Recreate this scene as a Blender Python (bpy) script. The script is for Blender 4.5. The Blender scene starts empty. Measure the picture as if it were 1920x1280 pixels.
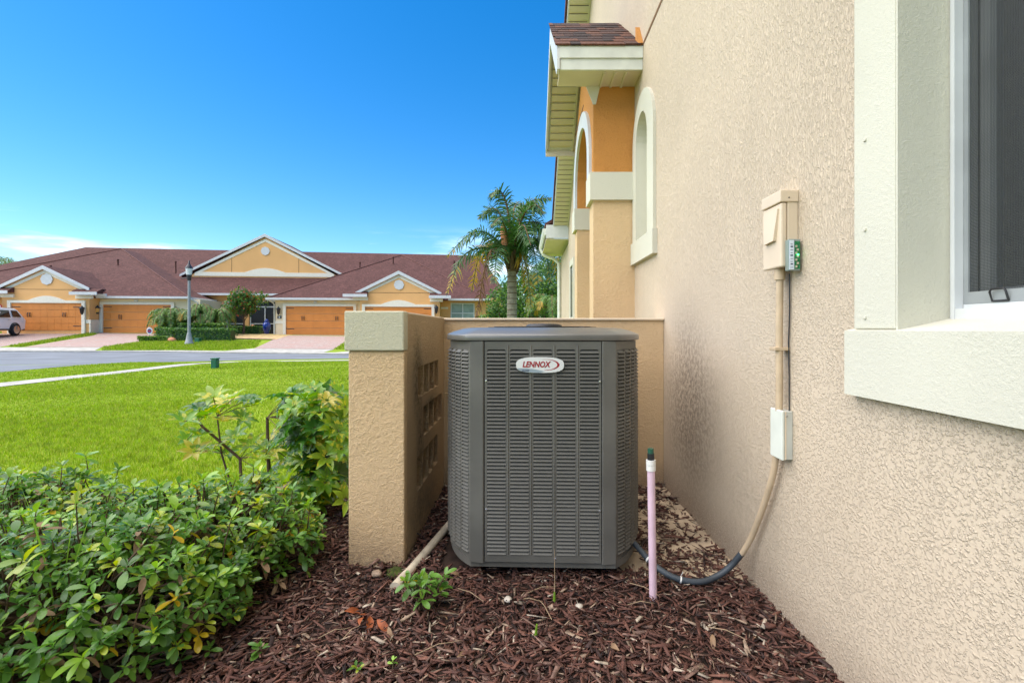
import bpy, bmesh, math, random
import numpy as np
from mathutils import Vector, Matrix, noise as mnoise
from mathutils.geometry import tessellate_polygon
random.seed(7); rng = np.random.default_rng(7)
S = bpy.context.scene; C = S.collection
R = math.radians

# ------------------------------------------------------------------ camera, sky, sun, exposure
EYE = 1.03
cam = bpy.data.cameras.new('camera'); camo = bpy.data.objects.new('camera', cam); C.objects.link(camo)
cam.sensor_width = 36.0; cam.lens = 17.0; cam.shift_x = -20/1920; cam.shift_y = -23/1920
cam.clip_start = 0.02; cam.clip_end = 3000
camo.location = (0, 0, EYE); camo.rotation_euler = (R(90), 0, 0); S.camera = camo

SUN_EL, SUN_AZ = R(58), R(-102)          # azimuth measured from +Y towards +X
sd = Vector((math.sin(SUN_AZ)*math.cos(SUN_EL), math.cos(SUN_AZ)*math.cos(SUN_EL), math.sin(SUN_EL)))
sl = bpy.data.lights.new('sun', 'SUN'); sl.energy = 1.5; sl.angle = R(95); sl.color = (1.0, .915, .78)
so = bpy.data.objects.new('sun', sl); C.objects.link(so); so.rotation_euler = sd.to_track_quat('Z', 'Y').to_euler()

W = bpy.data.worlds.new('World'); S.world = W; W.use_nodes = True
def build_world():
    t = W.node_tree; n = t.nodes; l = t.links
    bg = n['Background']; bg.inputs['Strength'].default_value = 0.052
    sky = n.new('ShaderNodeTexSky'); sky.sky_type = 'NISHITA'; sky.sun_disc = False
    sky.sun_elevation = SUN_EL; sky.sun_rotation = SUN_AZ
    sky.air_density = 1.0; sky.dust_density = .3; sky.ozone_density = 3.0
    hs = n.new('ShaderNodeHueSaturation'); hs.inputs['Saturation'].default_value = 1.42; hs.inputs['Value'].default_value = .92
    l.new(sky.outputs[0], hs.inputs['Color'])
    tc = n.new('ShaderNodeTexCoord'); sx = n.new('ShaderNodeSeparateXYZ'); l.new(tc.outputs['Generated'], sx.inputs[0])
    def mth(op, a, b=None, c=None):
        m = n.new('ShaderNodeMath'); m.operation = op
        for i, v in enumerate((a, b, c)):
            if v is None: continue
            if isinstance(v, (int, float)): m.inputs[i].default_value = v
            else: l.new(v, m.inputs[i])
        return m.outputs[0]
    den = mth('ADD', mth('MAXIMUM', sx.outputs['Z'], 0.0), .13)
    cx = n.new('ShaderNodeCombineXYZ')
    l.new(mth('DIVIDE', sx.outputs['X'], den), cx.inputs[0]); l.new(mth('DIVIDE', sx.outputs['Y'], den), cx.inputs[1])
    l.new(mth('MULTIPLY', sx.outputs['Z'], 9.0), cx.inputs[2])
    mp = n.new('ShaderNodeMapping'); mp.inputs['Location'].default_value = (3.7, 1.2, 0); mp.inputs['Scale'].default_value = (.55, .55, 1)
    l.new(cx.outputs[0], mp.inputs[0])
    no = n.new('ShaderNodeTexNoise'); no.inputs['Scale'].default_value = 1.0; no.inputs['Detail'].default_value = 7; no.inputs['Roughness'].default_value = .55
    l.new(mp.outputs[0], no.inputs['Vector'])
    mr = n.new('ShaderNodeMapRange'); mr.interpolation_type = 'SMOOTHSTEP'
    mr.inputs[1].default_value = .505; mr.inputs[2].default_value = .66
    l.new(no.outputs[0], mr.inputs[0])
    lo = n.new('ShaderNodeMapRange'); lo.interpolation_type = 'SMOOTHSTEP'; l.new(sx.outputs['Z'], lo.inputs[0])
    lo.inputs[1].default_value = .15; lo.inputs[2].default_value = .21; lo.inputs[3].default_value = 1; lo.inputs[4].default_value = 0
    cl = mth('MULTIPLY', mth('MULTIPLY', mr.outputs[0], lo.outputs[0]), .7)
    mx = n.new('ShaderNodeMix'); mx.data_type = 'RGBA'; l.new(cl, mx.inputs[0])
    l.new(hs.outputs[0], mx.inputs[6]); mx.inputs[7].default_value = (9, 9.2, 9.6, 1)
    l.new(mx.outputs[2], bg.inputs['Color'])
build_world()
S.view_settings.view_transform = 'Standard'; S.view_settings.look = 'None'
S.view_settings.gamma = 1; S.view_settings.use_curve_mapping = False
S.view_settings.exposure = 2.3

# ------------------------------------------------------------------ materials
def newmat(name):
    m = bpy.data.materials.new(name); m.use_nodes = True
    return m, m.node_tree, m.node_tree.nodes['Principled BSDF']
def val(t, sock, v):
    if hasattr(v, 'is_output'): t.links.new(v, sock)
    else: sock.default_value = v
def coords(t, kind='obj', scale=None):
    if kind == 'world': o = t.nodes.new('ShaderNodeNewGeometry').outputs['Position']
    else: o = t.nodes.new('ShaderNodeTexCoord').outputs['Object']
    if scale:
        m = t.nodes.new('ShaderNodeMapping'); m.inputs['Scale'].default_value = scale; t.links.new(o, m.inputs[0]); o = m.outputs[0]
    return o
def noise(t, vec, scale, detail=3, rough=.5, dist=0):
    n = t.nodes.new('ShaderNodeTexNoise'); t.links.new(vec, n.inputs['Vector'])
    n.inputs['Scale'].default_value = scale; n.inputs['Detail'].default_value = detail
    n.inputs['Roughness'].default_value = rough; n.inputs['Distortion'].default_value = dist
    return n.outputs[0]
def ramp(t, fac, a, b, lo=0., hi=1.):
    m = t.nodes.new('ShaderNodeMapRange'); m.interpolation_type = 'SMOOTHSTEP'; t.links.new(fac, m.inputs[0])
    m.inputs[1].default_value = a; m.inputs[2].default_value = b; m.inputs[3].default_value = lo; m.inputs[4].default_value = hi
    return m.outputs[0]
def mixc(t, fac, a, b, mode='MIX'):
    m = t.nodes.new('ShaderNodeMix'); m.data_type = 'RGBA'; m.blend_type = mode
    for s, v in ((m.inputs[0], fac), (m.inputs[6], a), (m.inputs[7], b)):
        if hasattr(v, 'is_output'): t.links.new(v, s)
        elif isinstance(v, (int, float)): s.default_value = v
        else: s.default_value = (*v, 1)
    return m.outputs[2]
def math_(t, op, a, b=0.):
    m = t.nodes.new('ShaderNodeMath'); m.operation = op
    for s, v in ((m.inputs[0], a), (m.inputs[1], b)):
        if hasattr(v, 'is_output'): t.links.new(v, s)
        else: s.default_value = v
    return m.outputs[0]
def bump(t, b, h, strength, dist):
    n = t.nodes.new('ShaderNodeBump'); n.inputs['Strength'].default_value = strength; n.inputs['Distance'].default_value = dist
    t.links.new(h, n.inputs['Height']); t.links.new(n.outputs[0], b.inputs['Normal'])
def flat(name, col, rough=.6, metal=0., spec=.4, var=.12, vs=8., bmp=0., bs=80.):
    m, t, b = newmat(name)
    v = coords(t)
    n = noise(t, v, vs, 4)
    c = mixc(t, ramp(t, n, .3, .7), tuple(x*(1-var) for x in col), tuple(min(1, x*(1+var)) for x in col))
    t.links.new(c, b.inputs['Base Color'])
    b.inputs['Roughness'].default_value = rough; b.inputs['Metallic'].default_value = metal
    b.inputs['Specular IOR Level'].default_value = spec
    if bmp: bump(t, b, noise(t, v, bs, 3), bmp, .004)
    return m
def blob(t, pos, ctr, rad):
    m = t.nodes.new('ShaderNodeVectorMath'); m.operation = 'SUBTRACT'; t.links.new(pos, m.inputs[0]); m.inputs[1].default_value = ctr
    d = t.nodes.new('ShaderNodeVectorMath'); d.operation = 'DIVIDE'; t.links.new(m.outputs[0], d.inputs[0]); d.inputs[1].default_value = rad
    ln = t.nodes.new('ShaderNodeVectorMath'); ln.operation = 'LENGTH'; t.links.new(d.outputs[0], ln.inputs[0])
    return ramp(t, ln.outputs['Value'], .15, 1.0, 1., 0.)
def stucco(name, col, stains=(), stain_col=(.10, .075, .05), depth=.012, scale=42., strength=.85, speck=0.0, streak=0.0, drag=False):
    m, t, b = newmat(name)
    p = coords(t, 'world')
    w = noise(t, p, scale, 4, .6, .35)
    f = noise(t, p, scale*3.7, 4, .6, .6)
    h1 = ramp(t, w, .46, .62)
    am = ramp(t, noise(t, p, 7., 3, .6), .36, .66, .35, 1.)
    h1 = math_(t, 'MULTIPLY', h1, am)
    if drag:    # sparse raised flecks below, dense vertically dragged trowel marks higher up
        sz = t.nodes.new('ShaderNodeSeparateXYZ'); t.links.new(p, sz.inputs[0])
        up_ = ramp(t, math_(t, 'ADD', sz.outputs['Z'], math_(t, 'MULTIPLY', noise(t, p, 3., 3), .5)), 1.05, 1.75)
        wd = noise(t, coords(t, 'world', (1., 1., .36)), scale*1.75, 4, .62, .5)
        wf = noise(t, p, scale*1.9, 3, .6, .3)
        a_ = math_(t, 'MULTIPLY', ramp(t, wf, .46, .70), math_(t, 'SUBTRACT', 1., up_)); b_ = math_(t, 'MULTIPLY', ramp(t, wd, .42, .64), up_)
        h1 = math_(t, 'ADD', a_, b_); f = noise(t, p, scale*3., 2); w = math_(t, 'ADD', math_(t, 'MULTIPLY', wd, up_), math_(t, 'MULTIPLY', math_(t, 'SUBTRACT', 1., up_), .6))
        h = math_(t, 'ADD', h1, math_(t, 'MULTIPLY', f, .22))
    else: h = math_(t, 'ADD', math_(t, 'MULTIPLY', h1, .7), math_(t, 'MULTIPLY', ramp(t, f, .42, .66), .55))
    big = noise(t, p, 1.1, 4)
    c = mixc(t, ramp(t, big, .3, .7), tuple(x*.93 for x in col), tuple(x*1.05 for x in col))
    # relief shade of the trowelled texture, painted as darker colour in its hollows
    pit = math_(t, 'MULTIPLY', ramp(t, w, .27, .40, 1., 0.), .22+speck)
    c = mixc(t, pit, c, tuple(x*.5 for x in col))
    if streak:
        st = noise(t, coords(t, 'world', (7., 7., .35)), 1., 4, .6)
        c = mixc(t, ramp(t, st, .46, .72, 0., streak), c, tuple(x*.62 for x in col))
        sp = t.nodes.new('ShaderNodeSeparateXYZ'); t.links.new(p, sp.inputs[0])
        low = math_(t, 'MULTIPLY', ramp(t, math_(t, 'ADD', sp.outputs['Z'], math_(t, 'MULTIPLY', big, -.25)), -.10, .10, 1., 0.), ramp(t, f, .35, .6, .2, .6))
        c = mixc(t, low, c, (.20, .13, .09))
    if drag: c = mixc(t, math_(t, 'MULTIPLY', h1, .35), c, tuple(min(.8, x*1.35) for x in col))  # raised flecks painted lighter, standing in for light caught on the relief
    for ctr, rad, amt in stains:
        k = blob(t, p, ctr, rad)
        s = math_(t, 'MULTIPLY', k, math_(t, 'MULTIPLY', ramp(t, noise(t, p, 38., 4, .7), .38, .62, .35, 1.), amt))
        c = mixc(t, s, c, stain_col)
    t.links.new(c, b.inputs['Base Color']); b.inputs['Roughness'].default_value = .75; b.inputs['Specular IOR Level'].default_value = .25
    bump(t, b, h, strength, depth)
    return m
M = {}
TAN = (.70, .49, .275)
M['wall'] = stucco('cream stucco', (.575, .468, .345), stains=[((.92, 2.70, .62), (.5, .60, .72), .85), ((.92, 1.95, .2), (.3, .45, .5), .22)], stain_col=(.16, .12, .085), scale=66, depth=.0060, strength=.68, speck=.14, streak=.10, drag=True)
M['pillar'] = stucco('tan stucco', TAN, scale=44, depth=.007, strength=.65, streak=.10)
M['screen_in'] = stucco('mildewed tan stucco', (.80, .58, .34), stains=[((-.51, 2.36, .80), (.3, .16, .30), .8), ((-.51, 2.42, .42), (.3, .12, .4), .7), ((-.51, 2.7, .62), (.3, .34, .06), .7), ((-.51, 2.5, .1), (.3, .6, .2), .4)], stain_col=(.13, .09, .05), scale=60, depth=.012, strength=1.0)
M['sage'] = stucco('sage trim paint', (.60, .575, .47), scale=90, depth=.003, strength=.35)
M['cap'] = stucco('khaki cap paint', (.57, .535, .385), scale=80, depth=.004, strength=.5)
M['orange'] = stucco('orange stucco', (.68, .30, .075), scale=48, depth=.009)
M['far_orange'] = flat('pale orange stucco', (.76, .42, .16), .8, var=.05, vs=.6)
M['far_cream'] = flat('pale cream stucco', (.80, .66, .44), .8, var=.05, vs=.6)
M['cream_trim'] = flat('cream trim', (.80, .74, .60), .7, var=.04)
M['white'] = flat('white paint', (.60, .61, .605), .45, var=.05)
M['gutter'] = flat('off white metal', (.66, .67, .60), .4, var=.08)
M['soffit'] = flat('cream vinyl soffit', (.62, .55, .41), .55, var=.06, vs=3)
M['joint'] = flat('control joint', (.17, .085, .035), .8)
M['door'] = flat('orange stained garage door', (.66, .235, .045), .55, var=.06, vs=1.5)
M['dark'] = flat('dark interior', (.015, .015, .018), .5)
M['black'] = flat('black plastic', (.018, .018, .02), .45)
M['blackm'] = flat('black metal', (.03, .03, .035), .4)
M['acgrey'] = flat('grey enamel', (.115, .110, .096), .45, spec=.4, var=.17, vs=4, bmp=.05, bs=300)
M['accover'] = flat('grey enamel cover', (.12, .116, .105), .30, spec=.6, var=.05)
M['coil'] = flat('dark condenser coil', (.012, .013, .014), .6, var=.3, vs=60)
M['pvc'] = flat('tan weathered plastic pipe', (.50, .43, .32), .5, var=.2, vs=14)
M['pinkpvc'] = flat('faded pink plastic pipe', (.66, .47, .54), .4, var=.1, vs=10)
M['whitepvc'] = flat('white plastic fitting', (.74, .72, .67), .4)
M['greencap'] = flat('dark green plastic', (.02, .09, .055), .4)
M['hose'] = flat('dark blue grey conduit', (.045, .055, .065), .45, var=.2)
M['boxtan'] = flat('tan painted metal', (.68, .55, .40), .42, var=.05, vs=6)
M['conduit'] = flat('tan painted conduit', (.53, .40, .26), .5, var=.14, vs=12)
M['jbox'] = flat('pale cover plate', (.66, .68, .60), .45, var=.05)
M['jbox_side'] = flat('grey box side', (.50, .50, .44), .5, var=.08)
M['pcb'] = flat('green circuit board', (.01, .16, .055), .35, var=.4, vs=120)
M['label'] = flat('pale paper label', (.62, .68, .74), .5)
M['ink'] = flat('blue black ink', (.05, .06, .12), .6)
M['bark'] = flat('brown bark', (.12, .075, .045), .9, var=.35, vs=30, bmp=.4)
M['greybark'] = flat('grey palm trunk', (.27, .235, .19), .9, var=.25, vs=9, bmp=.4, bs=30)
M['lampgrey'] = flat('grey cast post', (.27, .285, .285), .5)
M['lens'] = flat('frosted lamp glass', (.62, .66, .66), .25)
M['amber'] = flat('amber lamp glass', (.75, .42, .12), .3)
M['carwhite'] = flat('white car paint', (.78, .79, .80), .2, spec=.6, var=.02)
M['carglass'] = flat('dark car glass', (.012, .014, .016), .06, spec=.6)
M['tyre'] = flat('rubber', (.015, .015, .016), .8)
M['chrome'] = flat('bright alloy', (.55, .56, .58), .25, metal=.8)
M['red'] = flat('red', (.45, .02, .03), .5)
M['navy'] = flat('navy', (.02, .03, .14), .6)
M['bluepot'] = flat('blue glazed ceramic', (.01, .045, .33), .15, spec=.7)
M['terracotta'] = flat('terracotta', (.50, .21, .10), .7)
M['utility'] = flat('green utility plastic', (.012, .12, .065), .45)
M['concrete'] = flat('concrete', (.42, .40, .35), .9, var=.15, vs=3, bmp=.2, bs=60)
M['slab'] = flat('tan painted concrete', (.48, .37, .25), .85, var=.22, vs=7, bmp=.3, bs=60)
M['sand'] = flat('sand coloured gravel', (.52, .36, .17), .9, var=.25, vs=5)
M['soil'] = flat('dark soil', (.035, .020, .014), .95, var=.4, vs=20, bmp=.5, bs=70)
M['asphalt'] = flat('asphalt', (.17, .185, .205), .85, var=.16, vs=.7, bmp=.2, bs=40)
M['stone'] = flat('pale pebble', (.45, .40, .33), .7, var=.2, vs=40)
M['moss'] = flat('moss', (.045, .06, .008), .95, var=.5, vs=60, bmp=.6, bs=120)
M['straw'] = flat('dry straw', (.30, .215, .13), .8, var=.2, vs=30)
M['deadred'] = flat('dead leaf rust', (.30, .075, .02), .6, var=.3, vs=40)
M['deadtan'] = flat('dead leaf tan', (.27, .165, .09), .7, var=.3, vs=40)
M['lennox'] = flat('dark red lettering', (.30, .004, .015), .4, var=0)
M['badge'] = flat('silver white badge', (.66, .66, .65), .25, spec=.6, var=.03)
M['badge2'] = flat('blue grey badge base', (.27, .33, .37), .3, var=.05)
for i, c in enumerate([(.095, .038, .026), (.066, .026, .018), (.140, .060, .040), (.17, .10, .075), (.28, .20, .14), (.034, .017, .014), (.40, .33, .25)]):
    M['chip%d' % i] = flat('bark chip tone %d' % (i+1), c, .75, var=.35, vs=45, bmp=.5, bs=160)

def shingle_mat(name, a, b, cc, rows=7.):
    m, t, bs = newmat(name)
    p = coords(t)
    br = t.nodes.new('ShaderNodeTexBrick'); mp = t.nodes.new('ShaderNodeMapping'); t.links.new(p, mp.inputs[0])
    mp.inputs['Rotation'].default_value = (R(90), 0, 0)
    sep = t.nodes.new('ShaderNodeSeparateXYZ'); t.links.new(p, sep.inputs[0])
    cb = t.nodes.new('ShaderNodeCombineXYZ'); t.links.new(math_(t, 'ADD', sep.outputs['X'], math_(t, 'MULTIPLY', sep.outputs['Y'], .31)), cb.inputs[0]); t.links.new(sep.outputs['Z'], cb.inputs[1])
    t.links.new(cb.outputs[0], br.inputs['Vector']); br.inputs['Scale'].default_value = rows
    br.inputs['Color1'].default_value = (*a, 1); br.inputs['Color2'].default_value = (*b, 1); br.inputs['Mortar'].default_value = (*cc, 1)
    br.inputs['Mortar Size'].default_value = .012; br.inputs['Brick Width'].default_value = 1.6; br.inputs['Row Height'].default_value = .5
    br.inputs['Bias'].default_value = .1
    big = noise(t, p, 1.2, 5, .6)
    c = mixc(t, ramp(t, big, .35, .7, 0., .55), br.outputs['Color'], (.15, .066, .058))
    fine = noise(t, p, 9., 4, .7)
    c = mixc(t, ramp(t, fine, .38, .62, 0., .6), c, (.045, .02, .018))
    c = mixc(t, ramp(t, noise(t, p, 5.5, 4, .7), .52, .66, 0., .5), c, (.19, .085, .07))
    t.links.new(c, bs.inputs['Base Color']); bs.inputs['Roughness'].default_value = .9; bs.inputs['Specular IOR Level'].default_value = .2
    return m
M['roof'] = shingle_mat('dark red shingle roof', (.090, .038, .032), (.120, .052, .043), (.035, .017, .015))
M['ridge'] = flat('ridge cap', (.13, .055, .045), .9, var=.2, vs=4)
for i, c in enumerate([(.055, .028, .024), (.085, .04, .03), (.035, .022, .022), (.12, .05, .032)]):
    M['shingle%d' % i] = flat('shingle tone %d' % (i+1), c, .9, var=.3, vs=60, bmp=.5, bs=220)

def paver_mat():
    m, t, b = newmat('pink grey pavers'); p = coords(t)
    br = t.nodes.new('ShaderNodeTexBrick'); t.links.new(p, br.inputs['Vector']); br.inputs['Scale'].default_value = 4.
    br.inputs['Color1'].default_value = (.36, .25, .21, 1); br.inputs['Color2'].default_value = (.45, .36, .31, 1); br.inputs['Mortar'].default_value = (.2, .15, .13, 1)
    br.inputs['Mortar Size'].default_value = .015
    c = mixc(t, ramp(t, noise(t, p, 1.6, 4), .35, .7, 0, .5), br.outputs['Color'], (.40, .22, .18))
    t.links.new(c, b.inputs['Base Color']); b.inputs['Roughness'].default_value = .9
    return m
M['paver'] = paver_mat()

def leafmat(name, col, trans=.35, rough=.30, var=.25, tip=None, sp=.5):
    m, t, b = newmat(name); p = coords(t, 'world')
    n = noise(t, p, 9., 3)
    c = mixc(t, ramp(t, n, .3, .7), tuple(x*(1-var) for x in col), tuple(min(1, x*(1+var)) for x in col))
    if tip:
        n2 = noise(t, p, 30., 2)
        c = mixc(t, ramp(t, n2, .57, .64), c, tip)
    t.links.new(c, b.inputs['Base Color']); b.inputs['Roughness'].default_value = rough; b.inputs['Specular IOR Level'].default_value = sp
    tr = t.nodes.new('ShaderNodeBsdfTranslucent')
    g = t.nodes.new('ShaderNodeHueSaturation'); g.inputs['Saturation'].default_value = 1.1; g.inputs['Value'].default_value = 1.5; t.links.new(c, g.inputs['Color']); t.links.new(g.outputs[0], tr.inputs['Color'])
    mx = t.nodes.new('ShaderNodeMixShader'); mx.inputs[0].default_value = trans
    t.links.new(b.outputs[0], mx.inputs[1]); t.links.new(tr.outputs[0], mx.inputs[2])
    t.links.new(mx.outputs[0], t.nodes['Material Output'].inputs['Surface'])
    return m
LV = [leafmat('shrub leaf deep green', (.075, .175, .032)), leafmat('shrub leaf mid green', (.125, .26, .04)),
      leafmat('shrub leaf fresh green', (.21, .36, .04)), leafmat('shrub leaf yellow green', (.36, .42, .035)), leafmat('shrub leaf yellow', (.55, .38, .02)),
      leafmat('shrub leaf withered', (.22, .14, .075), .2, .8)]
SV = [leafmat('variegated leaf green', (.13, .27, .02), tip=(.42, .44, .03)), leafmat('variegated leaf light green', (.25, .38, .025), tip=(.55, .50, .04)),
      leafmat('variegated leaf yellow', (.48, .42, .06), tip=(.13, .22, .02)), leafmat('variegated leaf dark green', (.05, .145, .02))]
GR = [leafmat('grass blade green', (.20, .305, .026), .35, .6, sp=.15), leafmat('grass blade light', (.28, .39, .035), .35, .6, sp=.15), leafmat('grass blade yellow', (.40, .41, .085), .35, .6, sp=.15), leafmat('grass blade dark', (.17, .235, .018), .4, .6, sp=.15)]
PG = [leafmat('palm leaf green', (.075, .17, .035), .25, .45), leafmat('palm leaf dark', (.035, .10, .028), .25, .45), leafmat('palm leaf yellow', (.42, .27, .03), .3, .6), leafmat('palm leaf dead', (.20, .10, .045), .15, .8), leafmat('palm leaf light green', (.15, .25, .04), .3, .5)]
TG = [leafmat('tree leaf green', (.06, .15, .024), .3, .5), leafmat('tree leaf light', (.15, .26, .03), .3, .5), leafmat('tree leaf dark', (.028, .085, .018), .25, .5)]
FLOWER = leafmat('orange red blossom', (.45, .09, .03), .3, .6)

def lawn_mat():
    m, t, b = newmat('lawn'); p = coords(t, 'world')
    a = noise(t, p, .55, 5, .6); f = noise(t, p, 18., 3)
    c = mixc(t, ramp(t, a, .3, .7), (.20, .305, .02), (.29, .385, .035))
    c = mixc(t, ramp(t, f, .4, .62, 0, .5), c, (.17, .23, .016))
    t.links.new(c, b.inputs['Base Color']); b.inputs['Roughness'].default_value = .95; b.inputs['Specular IOR Level'].default_value = .1
    bump(t, b, f, .7, .03)
    return m
M['lawn'] = lawn_mat()

def screen_mat():
    m, t, b = newmat('insect screen'); p = coords(t)
    w = t.nodes.new('ShaderNodeTexWave'); w.wave_type = 'BANDS'; w.bands_direction = 'Z'; w.inputs['Scale'].default_value = 95; w.inputs['Distortion'].default_value = 2.2; w.inputs['Detail'].default_value = 2; w.inputs['Detail Scale'].default_value = .6
    w2 = t.nodes.new('ShaderNodeTexWave'); w2.wave_type = 'BANDS'; w2.bands_direction = 'Y'; w2.inputs['Scale'].default_value = 95; w2.inputs['Distortion'].default_value = 2.2; w2.inputs['Detail'].default_value = 2; w2.inputs['Detail Scale'].default_value = .6
    t.links.new(p, w.inputs[0]); t.links.new(p, w2.inputs[0])
    k = math_(t, 'MAXIMUM', w.outputs['Fac'], w2.outputs['Fac'])
    k = ramp(t, k, .40, .95, .18, .86)
    b.inputs['Base Color'].default_value = (.035, .038, .037, 1); b.inputs['Roughness'].default_value = .6
    tr = t.nodes.new('ShaderNodeBsdfTransparent'); mx = t.nodes.new('ShaderNodeMixShader')
    t.links.new(k, mx.inputs[0]); t.links.new(tr.outputs[0], mx.inputs[1]); t.links.new(b.outputs[0], mx.inputs[2])
    t.links.new(mx.outputs[0], t.nodes['Material Output'].inputs['Surface'])
    return m
M['mesh'] = screen_mat()
def glass_mat():
    m, t, b = newmat('window glass'); g = t.nodes.new('ShaderNodeBsdfGlossy'); g.inputs['Roughness'].default_value = .015; g.inputs['Color'].default_value = (.9, .95, 1, 1)
    tr = t.nodes.new('ShaderNodeBsdfTransparent'); tr.inputs['Color'].default_value = (.62, .68, .68, 1)
    fr_ = t.nodes.new('ShaderNodeFresnel'); fr_.inputs['IOR'].default_value = 1.75
    mx = t.nodes.new('ShaderNodeMixShader'); t.links.new(fr_.outputs[0], mx.inputs[0]); t.links.new(tr.outputs[0], mx.inputs[1]); t.links.new(g.outputs[0], mx.inputs[2])
    t.links.new(mx.outputs[0], t.nodes['Material Output'].inputs['Surface'])
    return m
M['glass'] = glass_mat()
M['clear'] = flat('clear plastic housing', (.22, .27, .24), .1, spec=.6)

# ------------------------------------------------------------------ building helpers
def link(o): C.objects.link(o); return o
def setp(o, label=None, cat=None, group=None, kind=None):
    if label: o['label'] = label
    if cat: o['category'] = cat
    if group: o['group'] = group
    if kind: o['kind'] = kind
    return o
def thing(name, label, cat, loc=(0, 0, 0), rz=0, group=None):
    o = bpy.data.objects.new(name, None); o.empty_display_size = .1; link(o)
    o.location = loc; o.rotation_euler = (0, 0, rz)
    return setp(o, label, cat, group)
class MB:
    def __init__(s): s.v = []; s.f = []; s.m = []; s.sm = []
    def add(s, vs, fs, mi=0, smooth=False):
        b = len(s.v); s.v += [tuple(x) for x in vs]
        for f in fs: s.f.append(tuple(b+i for i in f)); s.m.append(mi); s.sm.append(smooth)
        return s
    def box(s, x0, x1, y0, y1, z0, z1, mi=0):
        return s.add([(x0, y0, z0), (x1, y0, z0), (x1, y1, z0), (x0, y1, z0), (x0, y0, z1), (x1, y0, z1), (x1, y1, z1), (x0, y1, z1)],
                     [(3, 2, 1, 0), (4, 5, 6, 7), (0, 1, 5, 4), (1, 2, 6, 5), (2, 3, 7, 6), (3, 0, 4, 7)], mi)
    def bbox(s, x0, x1, y0, y1, z0, z1, r=.005, mi=0):   # box with chamfered edges
        bm = bmesh.new(); mt = Matrix.LocRotScale(Vector(((x0+x1)/2, (y0+y1)/2, (z0+z1)/2)), None, Vector((x1-x0, y1-y0, z1-z0)))
        bmesh.ops.create_cube(bm, size=1, matrix=mt)
        bmesh.ops.bevel(bm, geom=bm.edges[:], offset=r, segments=2, affect='EDGES', profile=.5)
        return s.frombm(bm, mi)
    def frombm(s, bm, mi=0, smooth=False):
        bm.verts.index_update(); vs = [tuple(v.co) for v in bm.verts]; fs = [tuple(v.index for v in f.verts) for f in bm.faces]; bm.free()
        return s.add(vs, fs, mi, smooth)
    def quad(s, a, b, c, d, mi=0): return s.add([a, b, c, d], [(0, 1, 2, 3)], mi)
    def prism(s, poly, vec, mi=0):       # closed prism from a planar polygon and a vector
        n = len(poly); vec = Vector(vec); p = [Vector(q) for q in poly]
        vs = p+[q+vec for q in p]
        tri = [tuple(t) for t in tessellate_polygon([p])]
        fs = tri+[tuple(i+n for i in reversed(t)) for t in tri]+[(i, (i+1) % n, (i+1) % n+n, i+n) for i in range(n)]
        return s.add(vs, fs, mi)
    def plate(s, outer, holes, vec, mi=0, back=True):     # plate with holes, thickness vec
        vec = Vector(vec); loops = [[Vector(q) for q in outer]]+[[Vector(q) for q in h] for h in holes]
        allv = [q for lp in loops for q in lp]; n = len(allv)
        tri = [tuple(t) for t in tessellate_polygon(loops)]
        fs = list(tri)+([tuple(i+n for i in reversed(t)) for t in tri] if back else [])
        k = 0
        for lp in loops:
            m = len(lp)
            fs += [(k+i, k+(i+1) % m, k+(i+1) % m+n, k+i+n) for i in range(m)]; k += m
        return s.add(allv+[q+vec for q in allv], fs, mi)
    def tube(s, pts, r, seg=8, mi=0, cap=True, smooth=True):
        pts = [Vector(p) for p in pts]; rs = r if isinstance(r, (list, tuple)) else [r]*len(pts)
        vs = []; up = Vector((0, 0, 1)); prev = None
        for i, p in enumerate(pts):
            d = (pts[min(i+1, len(pts)-1)]-pts[max(i-1, 0)]).normalized()
            if prev is None:
                a = d.cross(up if abs(d.z) < .9 else Vector((1, 0, 0))).normalized()
            else: a = (prev-d*prev.dot(d)).normalized()
            prev = a; b = d.cross(a)
            for k in range(seg):
                w = 2*math.pi*k/seg; vs.append(p+(a*math.cos(w)+b*math.sin(w))*rs[i])
        fs = [(i*seg+k, i*seg+(k+1) % seg, (i+1)*seg+(k+1) % seg, (i+1)*seg+k) for i in range(len(pts)-1) for k in range(seg)]
        s.add(vs, fs, mi, smooth)
        if cap:
            s.add(vs[:seg], [tuple(range(seg))[::-1]], mi); s.add(vs[-seg:], [tuple(range(seg))], mi)
        return s
    def lathe(s, prof, ctr=(0, 0, 0), seg=20, mi=0, smooth=True):
        vs = []; cx, cy, cz = ctr
        for r, z in prof:
            for k in range(seg):
                w = 2*math.pi*k/seg; vs.append((cx+r*math.cos(w), cy+r*math.sin(w), cz+z))
        fs = [(i*seg+k, i*seg+(k+1) % seg, (i+1)*seg+(k+1) % seg, (i+1)*seg+k) for i in range(len(prof)-1) for k in range(seg)]
        s.add(vs, fs, mi, smooth); s.add(vs[:seg], [tuple(range(seg))[::-1]], mi); s.add(vs[-seg:], [tuple(range(seg))], mi)
        return s
    def mesh(s, name, mats, off=(0, 0, 0)):
        me = bpy.data.meshes.new(name); o = Vector(off)
        me.from_pydata([Vector(v)-o for v in s.v], [], s.f)
        for m in (mats if isinstance(mats, (list, tuple)) else [mats]): me.materials.append(M[m] if isinstance(m, str) else m)
        me.polygons.foreach_set('material_index', s.m); me.polygons.foreach_set('use_smooth', s.sm); me.update()
        return me
    def build(s, name, mats, parent=None, world=False, **kw):
        off = (0, 0, 0)
        if world and parent: 
            off = parent.location
            if parent.parent: off = Vector(off)+parent.parent.location
        o = link(bpy.data.objects.new(name, s.mesh(name, mats, off))); o.parent = parent
        return setp(o, **kw)
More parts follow.
